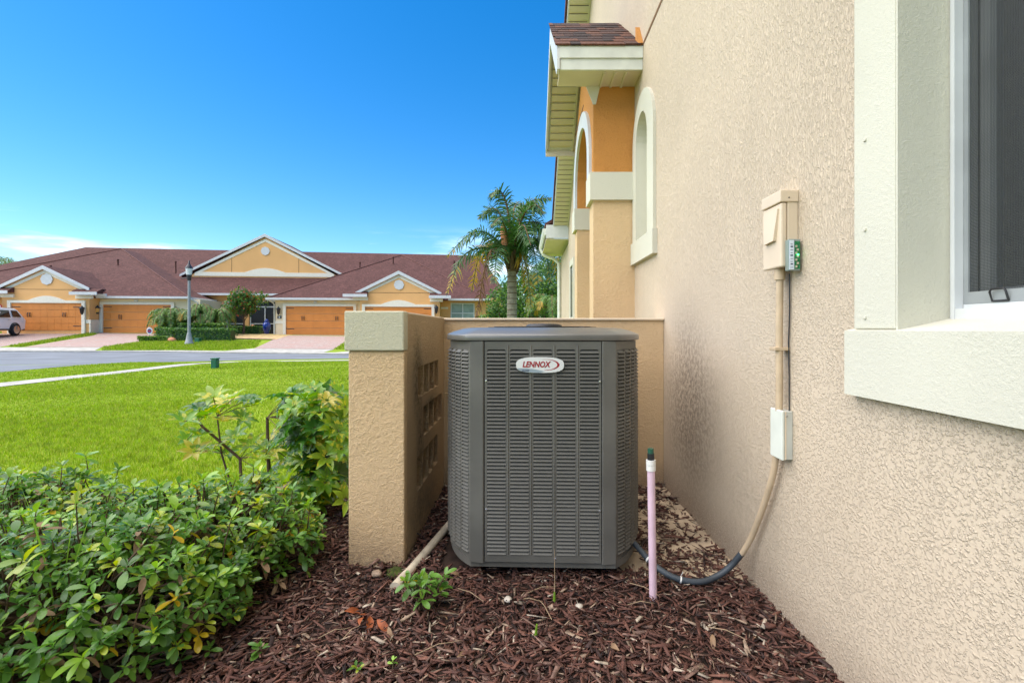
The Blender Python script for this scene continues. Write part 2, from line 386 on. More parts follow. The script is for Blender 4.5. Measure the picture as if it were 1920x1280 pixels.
def np_mesh(name, verts, faces, mats, mi=None, parent=None, smooth=False):
    me = bpy.data.meshes.new(name); k = faces.shape[1]
    me.vertices.add(len(verts)); me.vertices.foreach_set('co', np.asarray(verts, np.float32).ravel())
    me.loops.add(faces.size); me.loops.foreach_set('vertex_index', faces.astype(np.int32).ravel())
    me.polygons.add(len(faces)); me.polygons.foreach_set('loop_start', np.arange(0, faces.size, k, dtype=np.int32)); me.polygons.foreach_set('loop_total', np.full(len(faces), k, np.int32))
    for m in mats: me.materials.append(m)
    if mi is not None: me.polygons.foreach_set('material_index', mi.astype(np.int32))
    if smooth: me.polygons.foreach_set('use_smooth', np.ones(len(faces), bool))
    me.update(calc_edges=True); me.validate()
    o = link(bpy.data.objects.new(name, me)); o.parent = parent
    return o
def inst(name, me, parent, mat=None):
    o = link(bpy.data.objects.new(name, me)); o.parent = parent
    if mat is not None: o.matrix_basis = mat
    return o
def copy_tree(o, parent=None):
    c = o.copy(); C.objects.link(c)
    if parent: c.parent = parent
    for ch in list(o.children): copy_tree(ch, c)
    return c

# ------------------------------------------------------------------ terrain
def sm(t, a, b):
    t = min(1, max(0, (t-a)/(b-a))); return t*t*(3-2*t)
BASE = [(-999, 0), (14, 0), (17.5, -.1), (24, -.1), (33, .68), (9999, .68)]
def gz(x, y):
    z = .68
    for (a, b), (c, d) in zip(BASE, BASE[1:]):
        if y <= c: z = b+(d-b)*(y-a)/(c-a); break
    return z-.012*(max(-40, min(15, x))+20)*sm(y, 14, 24)
def ground_sheet():
    xs = [-900, -300, -120, -70, -50]+list(np.arange(-40, 16, 1.0))+[20, 40, 120, 300, 900]
    ys = [-300, -60, -20, -5]+list(np.arange(0, 40, .5))+[42, 50, 70, 120, 300, 900]
    vs = [(x, y, gz(x, y)) for y in ys for x in xs]; n = len(xs)
    fs = [(j*n+i, j*n+i+1, (j+1)*n+i+1, (j+1)*n+i) for j in range(len(ys)-1) for i in range(n-1)]
    MB().add(vs, fs, 0, True).build('ground', 'lawn', kind='structure', label='bright green lawn and open ground')
ground_sheet()
def sheet(name, poly, mat, lift, label, step=.9, h=0.):
    # drapes a polygon on the terrain: cut into strips that follow it, with optional kerb-like thickness h
    bm = bmesh.new(); f = bm.faces.new([bm.verts.new((x, y, 0)) for x, y in poly])
    xs = [p[0] for p in poly]; ys = [p[1] for p in poly]
    for ax, lo, hi in ((0, min(xs), max(xs)), (1, min(ys), max(ys))):
        lo = max(lo, -60); k = math.ceil(lo/step)*step
        while k < min(hi, 60):
            no = (1, 0, 0) if ax == 0 else (0, 1, 0); co = (k, 0, 0) if ax == 0 else (0, k, 0)
            bmesh.ops.bisect_plane(bm, geom=bm.verts[:]+bm.edges[:]+bm.faces[:], plane_co=co, plane_no=no); k += step
    for v in bm.verts: v.co.z = gz(v.co.x, v.co.y)+lift+h
    if h:
        r = bmesh.ops.extrude_face_region(bm, geom=bm.faces[:])
        for v in r['geom']:
            if isinstance(v, bmesh.types.BMVert): v.co.z -= h+.05
    bmesh.ops.recalc_face_normals(bm, faces=bm.faces[:])
    return MB().frombm(bm).build(name, mat, kind='structure', label=label)
near_edge = [(-12.5, 11.6), (-12.6, 13.5), (-12.5, 15.5), (-11.5, 17.1), (-10.4, 18.6), (-7.4, 20.2), (0, 20.9), (60, 21.5)]
far_edge = [(60, 24.6), (-8.6, 23.9), (-13.2, 23.9), (-17.3, 24.0), (-20.7, 23.6), (-24.6, 22.75), (-60, 18.5)]
road = [(-12.4, -60)]+near_edge+far_edge+[(-60, 12), (-20.5, 9), (-20.5, -60)]
sheet('road', road, 'asphalt', .006, 'blue grey asphalt street curving past the lawn')
walk = [(-9.3, -20), (-9.28, 11), (-9.5, 13.6), (-9.65, 14.6), (-9.3, 16.0), (-8.1, 17.4), (-6, 18.4), (0, 19.3), (0, 20.0), (-6.2, 19.2), (-8.7, 18.0), (-10.0, 16.4), (-10.1, 14.2), (-9.85, 11.6), (-9.95, 9), (-9.95, -20)]
sheet('sidewalk', walk, 'concrete', .012, 'pale narrow concrete sidewalk crossing the lawn')
kerb = [(x, y) for x, y in reversed(far_edge)]+[(60, 24.95), (-8.6, 24.3), (-13.2, 24.3), (-17.3, 24.4), (-20.7, 24.0), (-24.6, 23.15), (-60, 18.9)][0:1]+[(-8.6, 24.3), (-13.2, 24.3), (-17.3, 24.4), (-20.7, 24.0), (-24.6, 23.15), (-60, 18.9)]
sheet('kerb', kerb, 'concrete', .004, 'pale concrete kerb along the far side of the street', h=.06)
sheet('apron', [(-60, 18.95), (-24.6, 23.2), (-21.35, 24.0), (-22.3, 25.6), (-27.2, 25.1), (-60, 22)], 'concrete', .008, 'pale concrete apron of the left driveways')
sheet('apron', [(-15.6, 24.4), (-10.2, 24.4), (-10.1, 25.9), (-14.4, 25.8)], 'concrete', .008, 'pale concrete apron of the driveway behind the pillar')
sheet('apron', [(-9.9, 24.4), (0, 24.5), (0, 25.9), (-8.4, 25.9)], 'concrete', .008, 'pale concrete apron hidden behind the air conditioner')
sheet('driveway', [(-60, 22.05), (-27.3, 25.2), (-29.2, 32.2), (-33.7, 31.8), (-60, 30)], 'paver', .010, 'pink grey paver driveway where the white car stands')
sheet('driveway', [(-26.1, 25.3), (-22.35, 25.65), (-22.4, 28.4), (-23.6, 33.55), (-28.9, 33.1), (-27.7, 31.2)], 'paver', .010, 'pink grey paver driveway left of the street lamp')
sheet('driveway', [(-14.35, 25.85), (-10.15, 25.95), (-10.8, 29.9), (-12.3, 34.6), (-16.7, 34.2), (-15.5, 30.0)], 'paver', .010, 'pink grey paver driveway just left of the pillar')
sheet('driveway', [(-8.4, 25.95), (-2, 25.95), (-4.5, 34.3), (-10.8, 33.6)], 'paver', .010, 'paver driveway hidden behind the low wall')
sheet('gravel_bed', [(-19.6, 30.6), (-15.4, 30.2), (-16.0, 34.0), (-19.0, 36.2), (-21.2, 36.0)], 'sand', .014, 'sand coloured entry bed between the garages')
sheet('mulch_strip', [(-18.6, 30.3), (-15.55, 29.9), (-15.45, 30.25), (-18.5, 30.6)], 'soil', .022, 'dark mulch strip edging the far entry bed')
sheet('mulch_bed', [(.96, -1), (.96, 4.2), (-.45, 4.2), (-1.0, 3.2), (-2.2, 2.7), (-3.4, 2.3), (-3.4, -1)], 'soil', .004, 'dark soil of the mulched planting bed', step=.5)

# ------------------------------------------------------------------ mulch chips
def mulch():
    n = 36000
    y = .75+2.6*rng.random(n)**1.3; x = -1.25+2.17*rng.random(n)
    extra = (y > 1.9) & (x > .52)             # thin cover over the slab beside the wall
    keep = ~(extra & (rng.random(n) > .26+.45*(y < 2.22)+.6*(np.sin(x*19+y*7)*np.sin(y*11+x*4) > .15)))
    keep &= ~((x > -.36) & (x < .53) & (y > 2.05) & (y < 2.85)) & ~((x < -.5) & (x > -.76) & (y > 2.08))
    x = x[keep]; y = y[keep]; n = len(x)
    L = np.exp(rng.normal(math.log(.030), .45, n)).clip(.012, .085); Wd = (L*rng.uniform(.12, .34, n)).clip(.003, .017); T = rng.uniform(.0015, .005, n)
    yaw = rng.uniform(0, 2*math.pi, n); pit = rng.normal(0, .16, n); rol = rng.normal(0, .35, n)
    hz = .008+.012*np.array([mnoise.noise((a*6, b*6, 0)) for a, b in zip(x, y)])+rng.uniform(0, .020, n)+.02*(rng.random(n) < .05)*rng.random(n)
    tmpl = np.array([(-.5, -.5, -.5), (.5, -.4, -.5), (.5, .4, -.5), (-.5, .5, -.5), (-.5, -.5, .5), (.5, -.35, .5), (.5, .35, .5), (-.5, .5, .5)])
    V = np.repeat(tmpl[None], n, 0)+rng.normal(0, .10, (n, 8, 3))
    V[:, [1, 2, 5, 6], 1] *= rng.uniform(.2, 1.1, (n, 1)); V[:, [0, 3, 4, 7], 1] *= rng.uniform(.4, 1.1, (n, 1))
    V *= np.stack([L, Wd, T], 1)[:, None]
    cy, sy = np.cos(yaw), np.sin(yaw)
    cr, sr = np.cos(rol), np.sin(rol); cp, sp = np.cos(pit), np.sin(pit)
    a = V.copy(); V[:, :, 1] = a[:, :, 1]*cr[:, None]-a[:, :, 2]*sr[:, None]; V[:, :, 2] = a[:, :, 1]*sr[:, None]+a[:, :, 2]*cr[:, None]
    a = V.copy(); V[:, :, 0] = a[:, :, 0]*cp[:, None]-a[:, :, 2]*sp[:, None]; V[:, :, 2] = a[:, :, 0]*sp[:, None]+a[:, :, 2]*cp[:, None]
    a = V.copy(); V[:, :, 0] = a[:, :, 0]*cy[:, None]-a[:, :, 1]*sy[:, None]; V[:, :, 1] = a[:, :, 0]*sy[:, None]+a[:, :, 1]*cy[:, None]
    V += np.stack([x, y, hz], 1)[:, None]
    F = np.array([(3, 2, 1, 0), (4, 5, 6, 7), (0, 1, 5, 4), (1, 2, 6, 5), (2, 3, 7, 6), (3, 0, 4, 7)])
    faces = (F[None]+8*np.arange(n)[:, None, None]).reshape(-1, 4)
    p = np.array([.32, .21, .17, .12, .055, .10, .025])
    mi = np.repeat(rng.choice(7, n, p=p/p.sum()), 6)
    o = np_mesh('mulch', V.reshape(-1, 3), faces, [M['chip%d' % i] for i in range(7)], mi)
    setp(o, 'red brown shredded bark mulch covering the bed', kind='stuff')
mulch()

# ------------------------------------------------------------------ lawn blades (real geometry for the part seen close)
def lawn():
    def batch(y0, y1, dens, h, w):
        area = 1.37*(y1*y1-y0*y0)/2; n = int(area*dens)
        y = np.sqrt(rng.uniform(y0*y0, y1*y1, n)); k = rng.uniform(-1.35, .02, n); x = k*y
        keep = (x > -12.4) & ~((x < -9.25) & (x > -9.98))
        keep &= (x > -12.4+.0) & (y < 15.6+(x > -11)*(x+11)*.75)
        keep &= ~((y < 3.0+.0*x) & (x > -.9)) & (y > np.where(x > -2.4, 2.75-.35*(x+1.0), 2.4)) & ~((x > -.8) & (y < 3.6))
        wx = np.interp(y, [11, 13.6, 14.6, 16, 17.4, 18.4], [-9.28, -9.5, -9.65, -9.3, -8.1, -6]); wl = np.interp(y, [11.6, 14.2, 16.4, 18, 19.2], [-9.85, -10.1, -10., -8.7, -6.2])
        keep &= ~((x < wx+.03) & (x > wl-.03))
        x = x[keep]; y = y[keep]; n = len(x)
        z = np.array([gz(a, b) for a, b in zip(x, y)])
        hh = h*rng.uniform(.5, 1.25, n)*(.85+.3*np.sin(x*1.3+np.cos(y*1.1)*2)); ww = w*rng.uniform(.7, 1.3, n)
        az = rng.uniform(0, 2*math.pi, n); ln = rng.uniform(.1, .9, n)*hh; ld = rng.uniform(0, 2*math.pi, n)
        dx, dy = np.cos(az)*ww/2, np.sin(az)*ww/2; lx, ly = np.cos(ld)*ln, np.sin(ld)*ln
        V = np.zeros((n, 5, 3))
        V[:, 0] = np.stack([x-dx, y-dy, z-.005], 1); V[:, 1] = np.stack([x+dx, y+dy, z-.005], 1)
        V[:, 2] = np.stack([x-dx*.8+lx*.35, y-dy*.8+ly*.35, z+hh*.6], 1); V[:, 3] = np.stack([x+dx*.8+lx*.35, y+dy*.8+ly*.35, z+hh*.6], 1)
        V[:, 4] = np.stack([x+lx, y+ly, z+hh*.95], 1)
        F = np.array([(0, 1, 3), (0, 3, 2), (2, 3, 4)])
        return V, F, n
    vs = []; fs = []; ms = []; b = 0
    for a in ((2.3, 5.5, 6500, .036, .0042), (5.5, 9, 2800, .04, .0065), (9, 18, 950, .042, .011)):
        V, F, n = batch(*a)
        vs.append(V.reshape(-1, 3)); fs.append((F[None]+5*np.arange(n)[:, None, None]).reshape(-1, 3)+b); b += 5*n
        ms.append(np.repeat(rng.choice(4, n, p=[.42, .34, .14, .10]), 3))
    o = np_mesh('lawn_grass', np.concatenate(vs), np.concatenate(fs), GR, np.concatenate(ms))
    setp(o, 'short bright green grass blades of the lawn', kind='stuff')
lawn()
def grass_patch(poly, dens, label, h=.07):
    # coarser tufts on the far verges
    xs = [p[0] for p in poly]; ys = [p[1] for p in poly]; pts = []
    n = int((max(xs)-min(xs))*(max(ys)-min(ys))*dens)
    def inside(x, y):
        c = False; j = len(poly)-1
        for i in range(len(poly)):
            (xi, yi), (xj, yj) = poly[i], poly[j]
            if (yi > y) != (yj > y) and x < (xj-xi)*(y-yi)/(yj-yi)+xi: c = not c
            j = i
        return c
    V = []; F = []; mi = []
    for _ in range(n):
        x = random.uniform(min(xs), max(xs)); y = random.uniform(min(ys), max(ys))
        if not inside(x, y): continue
        z = gz(x, y); a = random.uniform(0, 6.28); w = random.uniform(.012, .03); hh = h*random.uniform(.5, 1.3); k = len(V)
        V += [(x-math.cos(a)*w, y-math.sin(a)*w, z), (x+math.cos(a)*w, y+math.sin(a)*w, z), (x+random.uniform(-.04, .04), y+random.uniform(-.04, .04), z+hh)]
        F.append((k, k+1, k+2)); mi.append(random.choice([0, 0, 1, 1, 2, 3]))
    o = np_mesh('verge_grass', np.array(V), np.array(F), GR, np.array(mi)); setp(o, label, kind='stuff')
grass_patch([(-22.3, 25.7), (-21.3, 24.45), (-17.4, 24.6), (-14.9, 25.3), (-14.5, 26.3), (-15.9, 29.4), (-22.3, 28.4)], 420, 'mown green grass round the foot of the street lamp', .09)
grass_patch([(-27.1, 25.5), (-26.3, 25.3), (-27.8, 31.2), (-28.4, 32.2), (-29.0, 32.2)], 500, 'narrow green grass strip between the two left driveways', .12)
grass_patch([(-10.9, 30), (-10.1, 25.9), (-8.5, 25.9), (-10.6, 33)], 420, 'grass wedge beside the driveway behind the pillar', .09)

# ------------------------------------------------------------------ near house on the right
WX = .92
house = thing('stucco_house', 'large cream stucco house wall filling the right side with arched orange portico', 'house', (WX, 0, 0))
RZ = lambda y: 5.46-.73*(y-6.5)     # rake line of the gable end
def arch(y0, y1, z0, zs, zt, n=14, p=1.0):
    # outline of an arched opening in the (y, z) plane: sill z0, spring zs, crown zt
    yc = (y0+y1)/2; a = (y1-y0)/2
    pts = [(y0, z0), (y1, z0)]
    for k in range(n+1):
        w = math.pi*k/n; pts.append((yc+a*math.cos(w), zs+(zt-zs)*math.sin(w)))
    return pts
def X3(x, pts): return [(x, a, b) for a, b in pts]
wall_out = [(-4, 0-.1), (11.6, -.1), (11.6, 2.74), (9.75, 2.74), (9.75, RZ(9.75)), (3.0, RZ(3.0)), (-4, RZ(3)-.73*7)]
niche = arch(3.50, 3.84, 1.72, 2.46, 2.67)
winhole = [(.1, 1.02), (1.166, 1.02), (1.166, 2.9), (.1, 2.9)]
MB().plate(X3(WX, wall_out), [X3(WX, niche), X3(WX, winhole)], (.2, 0, 0)).build('wall', 'wall', house, True)
MB().prism(X3(WX+.09, niche), (.02, 0, 0)).build('niche_back', 'sage', house, True)
lin = MB(); npts = X3(WX-.02, arch(3.503, 3.837, 1.7235, 2.46, 2.667))
for i in range(len(npts)):
    a, b = Vector(npts[i]), Vector(npts[(i+1) % len(npts)])
    lin.quad(a, b, b+Vector((.11, 0, 0)), a+Vector((.11, 0, 0)))
nt = MB(); out = arch(3.33, 3.955, 1.722, 2.46, 2.82)
nt.plate(X3(WX-.022, out), [X3(WX-.022, [(a, b+.002) for a, b in niche])], (.0225, 0, 0))
nt.v += []; nt.build('niche_trim', 'sage', house, True); lin.build('niche_lining', 'sage', house, True)
MB().box(WX-.035, WX+.001, 3.30, 3.965, 1.55, 1.72).build('niche_sill', 'sage', house, True)
def cj(name, a, b, w=.007): MB().box(min(a[0], b[0])-.0, max(a[0], b[0])+.004, a[1], b[1], a[2]-w, a[2]+w).build(name, 'joint', house, True)
MB().box(WX-.004, WX+.002, -1, 3.74, 3.19, 3.212).build('control_joint', 'joint', house, True)

# window on the near part of the wall
wt = MB()
wt.bbox(WX-.022, WX+.001, 1.166, 1.312, 1.03, 3.1, .004)
wt.build('window_casing', 'sage', house, True)
for z in (1.06, 1.29, 1.525): MB().bbox(WX-.026, WX-.0215, 1.263, 1.271, z-.004, z+.004, .0015).build('screw_head', 'sage', house, True)
# sill: sloped top, proud face
sp = [(WX-.03, .852), (WX-.03, 1.026), (WX+.155, 1.066), (WX+.155, .852)]
MB().prism([(x, -.3, z) for x, z in sp], (0, 1.638, 0)).build('window_sill', 'sage', house, True)
MB().box(WX-.02, WX+.106, 1.1605, 1.1655, 1.021, 2.9).build('window_reveal', 'sage', house, True)
MB().box(WX, WX+.106, .1, .104, 1.045, 2.9).build('window_reveal', 'sage', house, True)
fx = WX+.105
win = MB().build('window', 'white', house) if False else link(bpy.data.objects.new('window', None)); win.parent = house
fr = MB()
fr.box(fx, fx+.05, 1.150, 1.1602, 1.05, 2.9).box(fx-.008, fx+.05, 1.139, 1.148, 1.05, 2.9).box(fx+.012, fx+.05, 1.1475, 1.1505, 1.05, 2.9)
fr.box(fx, fx+.05, .104, .135, 1.05, 2.9).box(fx-.007, fx+.049, .135, 1.1385, 1.05, 1.078).box(fx, fx+.05, .135, 1.138, 2.86, 2.9).box(fx+.012, fx+.049, .135, 1.138, 1.0781, 1.088)
def wpart(mb, name, mat):
    o = link(bpy.data.objects.new(name, mb.mesh(name, mat, house.location))); o.parent = win; return o
wpart(fr, 'frame', 'white')
sf = MB().box(fx+.012, fx+.020, 1.126, 1.138, 1.0885, 2.85).box(fx+.012, fx+.020, .14, 1.126, 1.0885, 1.116)
wpart(sf, 'screen_frame', 'lampgrey')
wpart(MB().box(fx+.030, fx+.046, 1.092, 1.115, 1.10, 2.85).box(fx+.030, fx+.046, .14, 1.092, 1.10, 1.122), 'sash', 'lampgrey')
wpart(MB().quad((fx+.016, .14, 1.116), (fx+.016, 1.126, 1.116), (fx+.016, 1.126, 2.85), (fx+.016, .14, 2.85)), 'screen', 'mesh')
wpart(MB().box(fx+.0455, fx+.0495, .135, 1.137, 1.09, 2.86), 'glass', 'glass')
cu_ = MB(); cvs = []
for k in range(61):
    yy = .15+.98*k/60; xx = fx+.16+.008*math.sin(k*.9)+.006*math.sin(k*.37); cvs += [(xx, yy, 1.12), (xx+.004*math.sin(k), yy, 2.85)]
cu_.add(cvs, [(2*k, 2*k+2, 2*k+3, 2*k+1) for k in range(60)], 0, True); wpart(cu_, 'curtain', flat('pale blue white curtain', (.62, .66, .74), .9))
y0, y1 = 1.030, 1.066
tab = MB().tube([(fx+.010, y0, 1.092), (fx+.004, y0, 1.112), (fx+.004, y0+.004, 1.118), (fx+.004, y1-.004, 1.118), (fx+.004, y1, 1.112), (fx+.010, y1, 1.092), (fx+.010, y0, 1.092)], .0022, 6)
wpart(tab, 'pull_tab', 'black')

# portico bump-out
PX = .58; PY0, PY1 = 3.97, 5.36
op = arch(4.19, 5.15, .0, 2.50, 2.93)
front = [(PY0, -.05), (PY1, -.05), (PY1, 2.97), (4.65, 3.62), (PY0, 3.05)]
def clip_arch():   # plate whose opening reaches the ground
    o = [(PY0, -.05), (4.19, -.05)]+[(a, b) for a, b in reversed(op[2:])]+[(5.15, -.05), (PY1, -.05), (PY1, 2.97), (4.65, 3.60), (PY0, 3.05)]
    return o
poly = clip_arch()
# split in a lower cream plate and an upper orange one at z = 2.2
def half(poly, z, up):
    r = []
    for i in range(len(poly)):
        a, b = poly[i], poly[(i+1) % len(poly)]
        ia, ib = (a[1] >= z) == up, (b[1] >= z) == up
        if ia: r.append(a)
        if ia != ib: t = (z-a[1])/(b[1]-a[1]); r.append((a[0]+t*(b[0]-a[0]), z))
    return r
low = [[(PY0, -.05), (4.19, -.05), (4.19, 2.2), (PY0, 2.2)], [(5.15, -.05), (PY1, -.05), (PY1, 2.2), (5.15, 2.2)]]
pl = MB()
for q in low: pl.prism(X3(PX, q), (.34, 0, 0))
pl.build('portico_base', 'pillar', house, True)
up = MB().prism(X3(PX, half(poly, 2.2, True)), (.339, 0, 0)); up.build('portico_gable', 'orange', house, True)
bd = MB()
bd.box(PX-.03, WX-.001, PY0-.03, 4.20, 2.085, 2.31); bd.build('portico_band', 'sage', house, True)
MB().box(PX-.03, WX, 5.14, PY1+.03, 2.0851, 2.31).build('portico_band', 'sage', house, True)
ar = MB(); ao = arch(4.06, 5.28, 2.31, 2.5, 3.07)[2:]; ai = [(a, b) for a, b in op[2:]]
ring = [(5.28, 2.311)]+ao+[(4.06, 2.311), (4.19, 2.311)]+ai[::-1]+[(5.15, 2.311)]
ar.prism(X3(PX-.025, ring), (.0255, 0, 0)); ar.build('arch_trim', 'white', house, True)
MB().box(PX-.004, PX+.001, 3.975, 4.04, 3.115-.02, 3.135-.02).build('control_joint', 'joint', house, True)
MB().box(PX-.004, PX+.001, 4.60, 5.3, 3.145, 3.163).build('control_joint', 'joint', house, True)
# portico roof: ridge across, two slopes, overhang to x=.29
RX0 = .285; EY0, EY1, RYY = 3.72, 5.56, 4.64; EZ = 3.215; SL = .80
rz = lambda y: EZ+SL*(min(y, 2*RYY-y)-EY0)
deck = MB()
for sgn in (0, 1):
    ya, yb = (EY0, RYY) if not sgn else (EY1, RYY)
    za, zb = EZ-.03, EZ+SL*(RYY-EY0)-.03
    deck.prism([(RX0, ya, za), (RX0, yb, zb), (RX0, yb, zb-.10), (RX0, ya, za-.10)], (WX-RX0, 0, 0))
deck.build('roof_deck', 'white', house, True)
# fascia + frieze on the near eave, rake boards
MB().box(RX0-.002, WX-.002, EY0-.03, EY0, 3.10, 3.19).build('fascia', 'gutter', house, True)
MB().box(RX0+.004, WX-.002, EY0-.018, EY0+.0, 3.015, 3.099).build('frieze_board', 'gutter', house, True)
rk = MB()
rk.prism([(RX0-.022, EY0-.03, 3.015), (RX0-.022, EY0-.03, 3.20), (RX0-.022, RYY, rz(RYY)-.01), (RX0-.022, EY1, EZ-.01), (RX0-.022, EY1, EZ-.16), (RX0-.022, RYY, rz(RYY)-.18), (RX0-.022, EY0+.14, 3.09), (RX0-.022, EY0+.05, 3.015)], (.02, 0, 0))
rk.build('rake_board', 'white', house, True)
MB().box(RX0+.0, WX-.002, EY0, PY0-.001, 3.018, 3.034).build('eave_soffit', 'soffit', house, True)
for k in range(3):
    a = RX0+.34+k*.085; MB().box(a, a+.018, EY0+.02, PY0-.005, 3.006, 3.0175).build('soffit_rib', 'soffit', house, True)
MB().prism([(PX-.06, PY0-.012, 3.017), (PX+.055, PY0-.012, 3.017), (PX+.02, PY0-.012, 2.87), (PX-.002, PY0-.012, 2.87)], (0, .0115, 0)).build('frieze_return', 'sage', house, True)
# rake soffit panels under the far slope of the portico
def soffit_run(y0, z0, y1, z1, xa, xb, w, drop):
    d = Vector((0, y1-y0, z1-z0)); L = d.length; d.normalize(); nrm = Vector((0, d.z, -d.y))
    if nrm.z > 0: nrm = -nrm
    me = None; n = int(L/w)
    for k in range(n):
        p = Vector((0, y0, z0))+d*(w*(k+.5))+nrm*drop
        if me is None:
            b = MB(); h = w*.46
            prof = [(-h, .0), (-h, .010), (h*.55, .010), (h*.72, .001), (h, .001), (h, .0)]
            b.prism([(xa, d.y*s-nrm.y*t*-1, d.z*s+nrm.z*t) for s, t in prof], (xb-xa, 0, 0))
            me = b.mesh('soffit_panel', 'soffit')
        o = inst('soffit_panel', me, house); o.location = p-Vector(house.location)
    return
zz = lambda y: rz(y)-.135
soffit_run(4.66, zz(4.66), 5.54, zz(5.54), RX0+.02, PX-.004, .085, .006)
soffit_run(4.64, zz(4.64), 3.95, zz(3.95), RX0+.02, PX-.004, .085, .006)
MB().prism([(PX-.022, 4.64, zz(4.64)-.03), (PX-.022, 5.54, zz(5.54)-.03), (PX-.022, 5.54, zz(5.54)-.005), (PX-.022, 4.64, zz(4.64)-.005)], (.02, 0, 0)).build('soffit_trim', 'soffit', house, True)
MB().box(RX0-.02, PX+.02, 5.555, 5.575, EZ-.20, EZ-.01).build('rake_end_cap', 'soffit', house, True)
# shingles, laid one by one
shm = []
for i in range(4):
    b = MB(); b.prism([(0, -.01, .004), (0, .19, .0005), (0, .19, -.004), (0, -.01, -.004)], (.105, 0, 0)); shm.append(b.mesh('shingle', 'shingle%d' % i))
ang = math.atan(SL)
for row in range(9):
    x = RX0-.035-(row % 3)*.03
    while x < WX-.02:
        w = random.choice([.7, .9, 1.1, 1.35])
        s = row*.128; y = EY0-.035+s*math.cos(ang); z = EZ-.018+s*math.sin(ang)
        ww = min(x+.105*w, WX-.004)-max(x, RX0-.035)
        if ww > .02:
            o = inst('shingle', random.choice(shm), house, Matrix.Translation(Vector((max(x, RX0-.035), y, z+random.uniform(0, .004)))-house.location) @ Matrix.Rotation(ang, 4, 'X') @ Matrix.Diagonal((ww/.105, 1, 1.6, 1)))
        x += .105*w+.003
MB().prism([(WX-.035, 3.685, 3.21), (WX-.035, 3.80, 3.40), (WX-.035, 3.80, 3.30), (WX-.035, 3.72, 3.20)], (.034, 0, 0)).build('flashing', 'orange', house, True)
far_sl = MB().prism([(RX0-.02, EY1+.03, EZ-.035), (RX0-.02, RYY, rz(RYY)+.005), (RX0-.02, RYY, rz(RYY)-.03), (RX0-.02, EY1+.03, EZ-.06)], (WX-RX0, 0, 0)); far_sl.build('shingle_slope', 'roof', house, True)

# main gable rake overhang, soffit and roof
OX = .615
soffit_run(5.9, RZ(5.9)-.02, 9.75, RZ(9.75)-.02, OX+.02, WX-.004, .10, .0)
MB().prism([(OX, 2.9, RZ(2.9)+.14), (OX, 9.8, RZ(9.8)+.14), (OX, 9.8, RZ(9.8)-.03), (OX, 2.9, RZ(2.9)-.03)], (.02, 0, 0)).build('rake_board', 'white', house, True)
MB().prism([(WX-.025, 2.9, RZ(2.9)-.02), (WX-.025, 9.75, RZ(9.75)-.02), (WX-.025, 9.75, RZ(9.75)-.05), (WX-.025, 2.9, RZ(2.9)-.05)], (.022, 0, 0)).build('soffit_trim', 'soffit', house, True)
rf = MB().prism([(OX-.03, 3.0, RZ(3)+.16), (OX-.03, 9.85, RZ(9.85)+.16), (OX-.03, 9.85, RZ(9.85)+.06), (OX-.03, 3.0, RZ(3)+.06)], (9, 0, 0))
rf.prism([(OX-.03, 3.0, RZ(3)+.16), (OX-.03, -4.4, RZ(3)+.16-.73*7.4), (OX-.03, -4.4, RZ(3)+.06-.73*7.4), (OX-.03, 3.0, RZ(3)+.06)], (9, 0, 0))
rf.build('roof', 'roof', house, True)
# eave return beyond the gable with gutter and downspout
MB().box(.47, WX-.001, 9.70, 9.73, 2.855, 3.12).build('eave_return', 'white', house, True)
MB().box(.47, WX+.1, 9.73, 11.95, 2.83, 2.85).build('eave_soffit', 'soffit', house, True)
MB().prism([(.45, 9.73, 3.10), (.45, 11.95, 3.10), (1.9, 11.95, 3.95), (1.9, 9.73, 3.95)], (0, 0, .06)).build('lower_roof', 'roof', house, True)
gt = MB().prism([(.40, 9.72, 3.05), (.475, 9.72, 3.05), (.475, 9.72, 2.93), (.44, 9.72, 2.92), (.415, 9.72, 2.97)], (0, 2.25, 0)); gt.build('gutter', 'gutter', house, True)
MB().tube([(.46, 11.5, 2.93), (.47, 11.5, 2.85), (.52, 11.5, 2.78), (.75, 11.5, 2.70), (.86, 11.5, 2.60), (.868, 11.5, 2.45), (.868, 11.5, 0)], .042, 8).build('downspout', 'gutter', house, True)
MB().box(WX-.03, WX+.001, 8.55, 9.35, 1.10, 1.25).box(WX-.022, WX+.001, 8.6, 8.72, 1.25, 2.2).box(WX-.022, WX+.001, 9.18, 9.3, 1.25, 2.2).box(WX-.022, WX+.001, 8.6, 9.3, 2.2, 2.32).build('far_window_trim', 'sage', house, True)
MB().box(WX-.006, WX+.002, 8.721, 9.179, 1.251, 2.199).build('far_window_glass', 'carglass', house, True)
MB().box(5.3, 5.5, -4, 11.5, 0, 3).build('inner_wall', 'dark', house, True)
MB().box(WX+.19, 8, 11.4, 11.6, -.1, 3.0).build('front_wall', 'wall', house, True)

# concrete footing slab beside the wall
MB().box(.40, WX-.002, 1.97, 3.16, -.08, .012).build('concrete_slab', 'slab', kind='structure', label='tan concrete slab strip between air conditioner and wall')

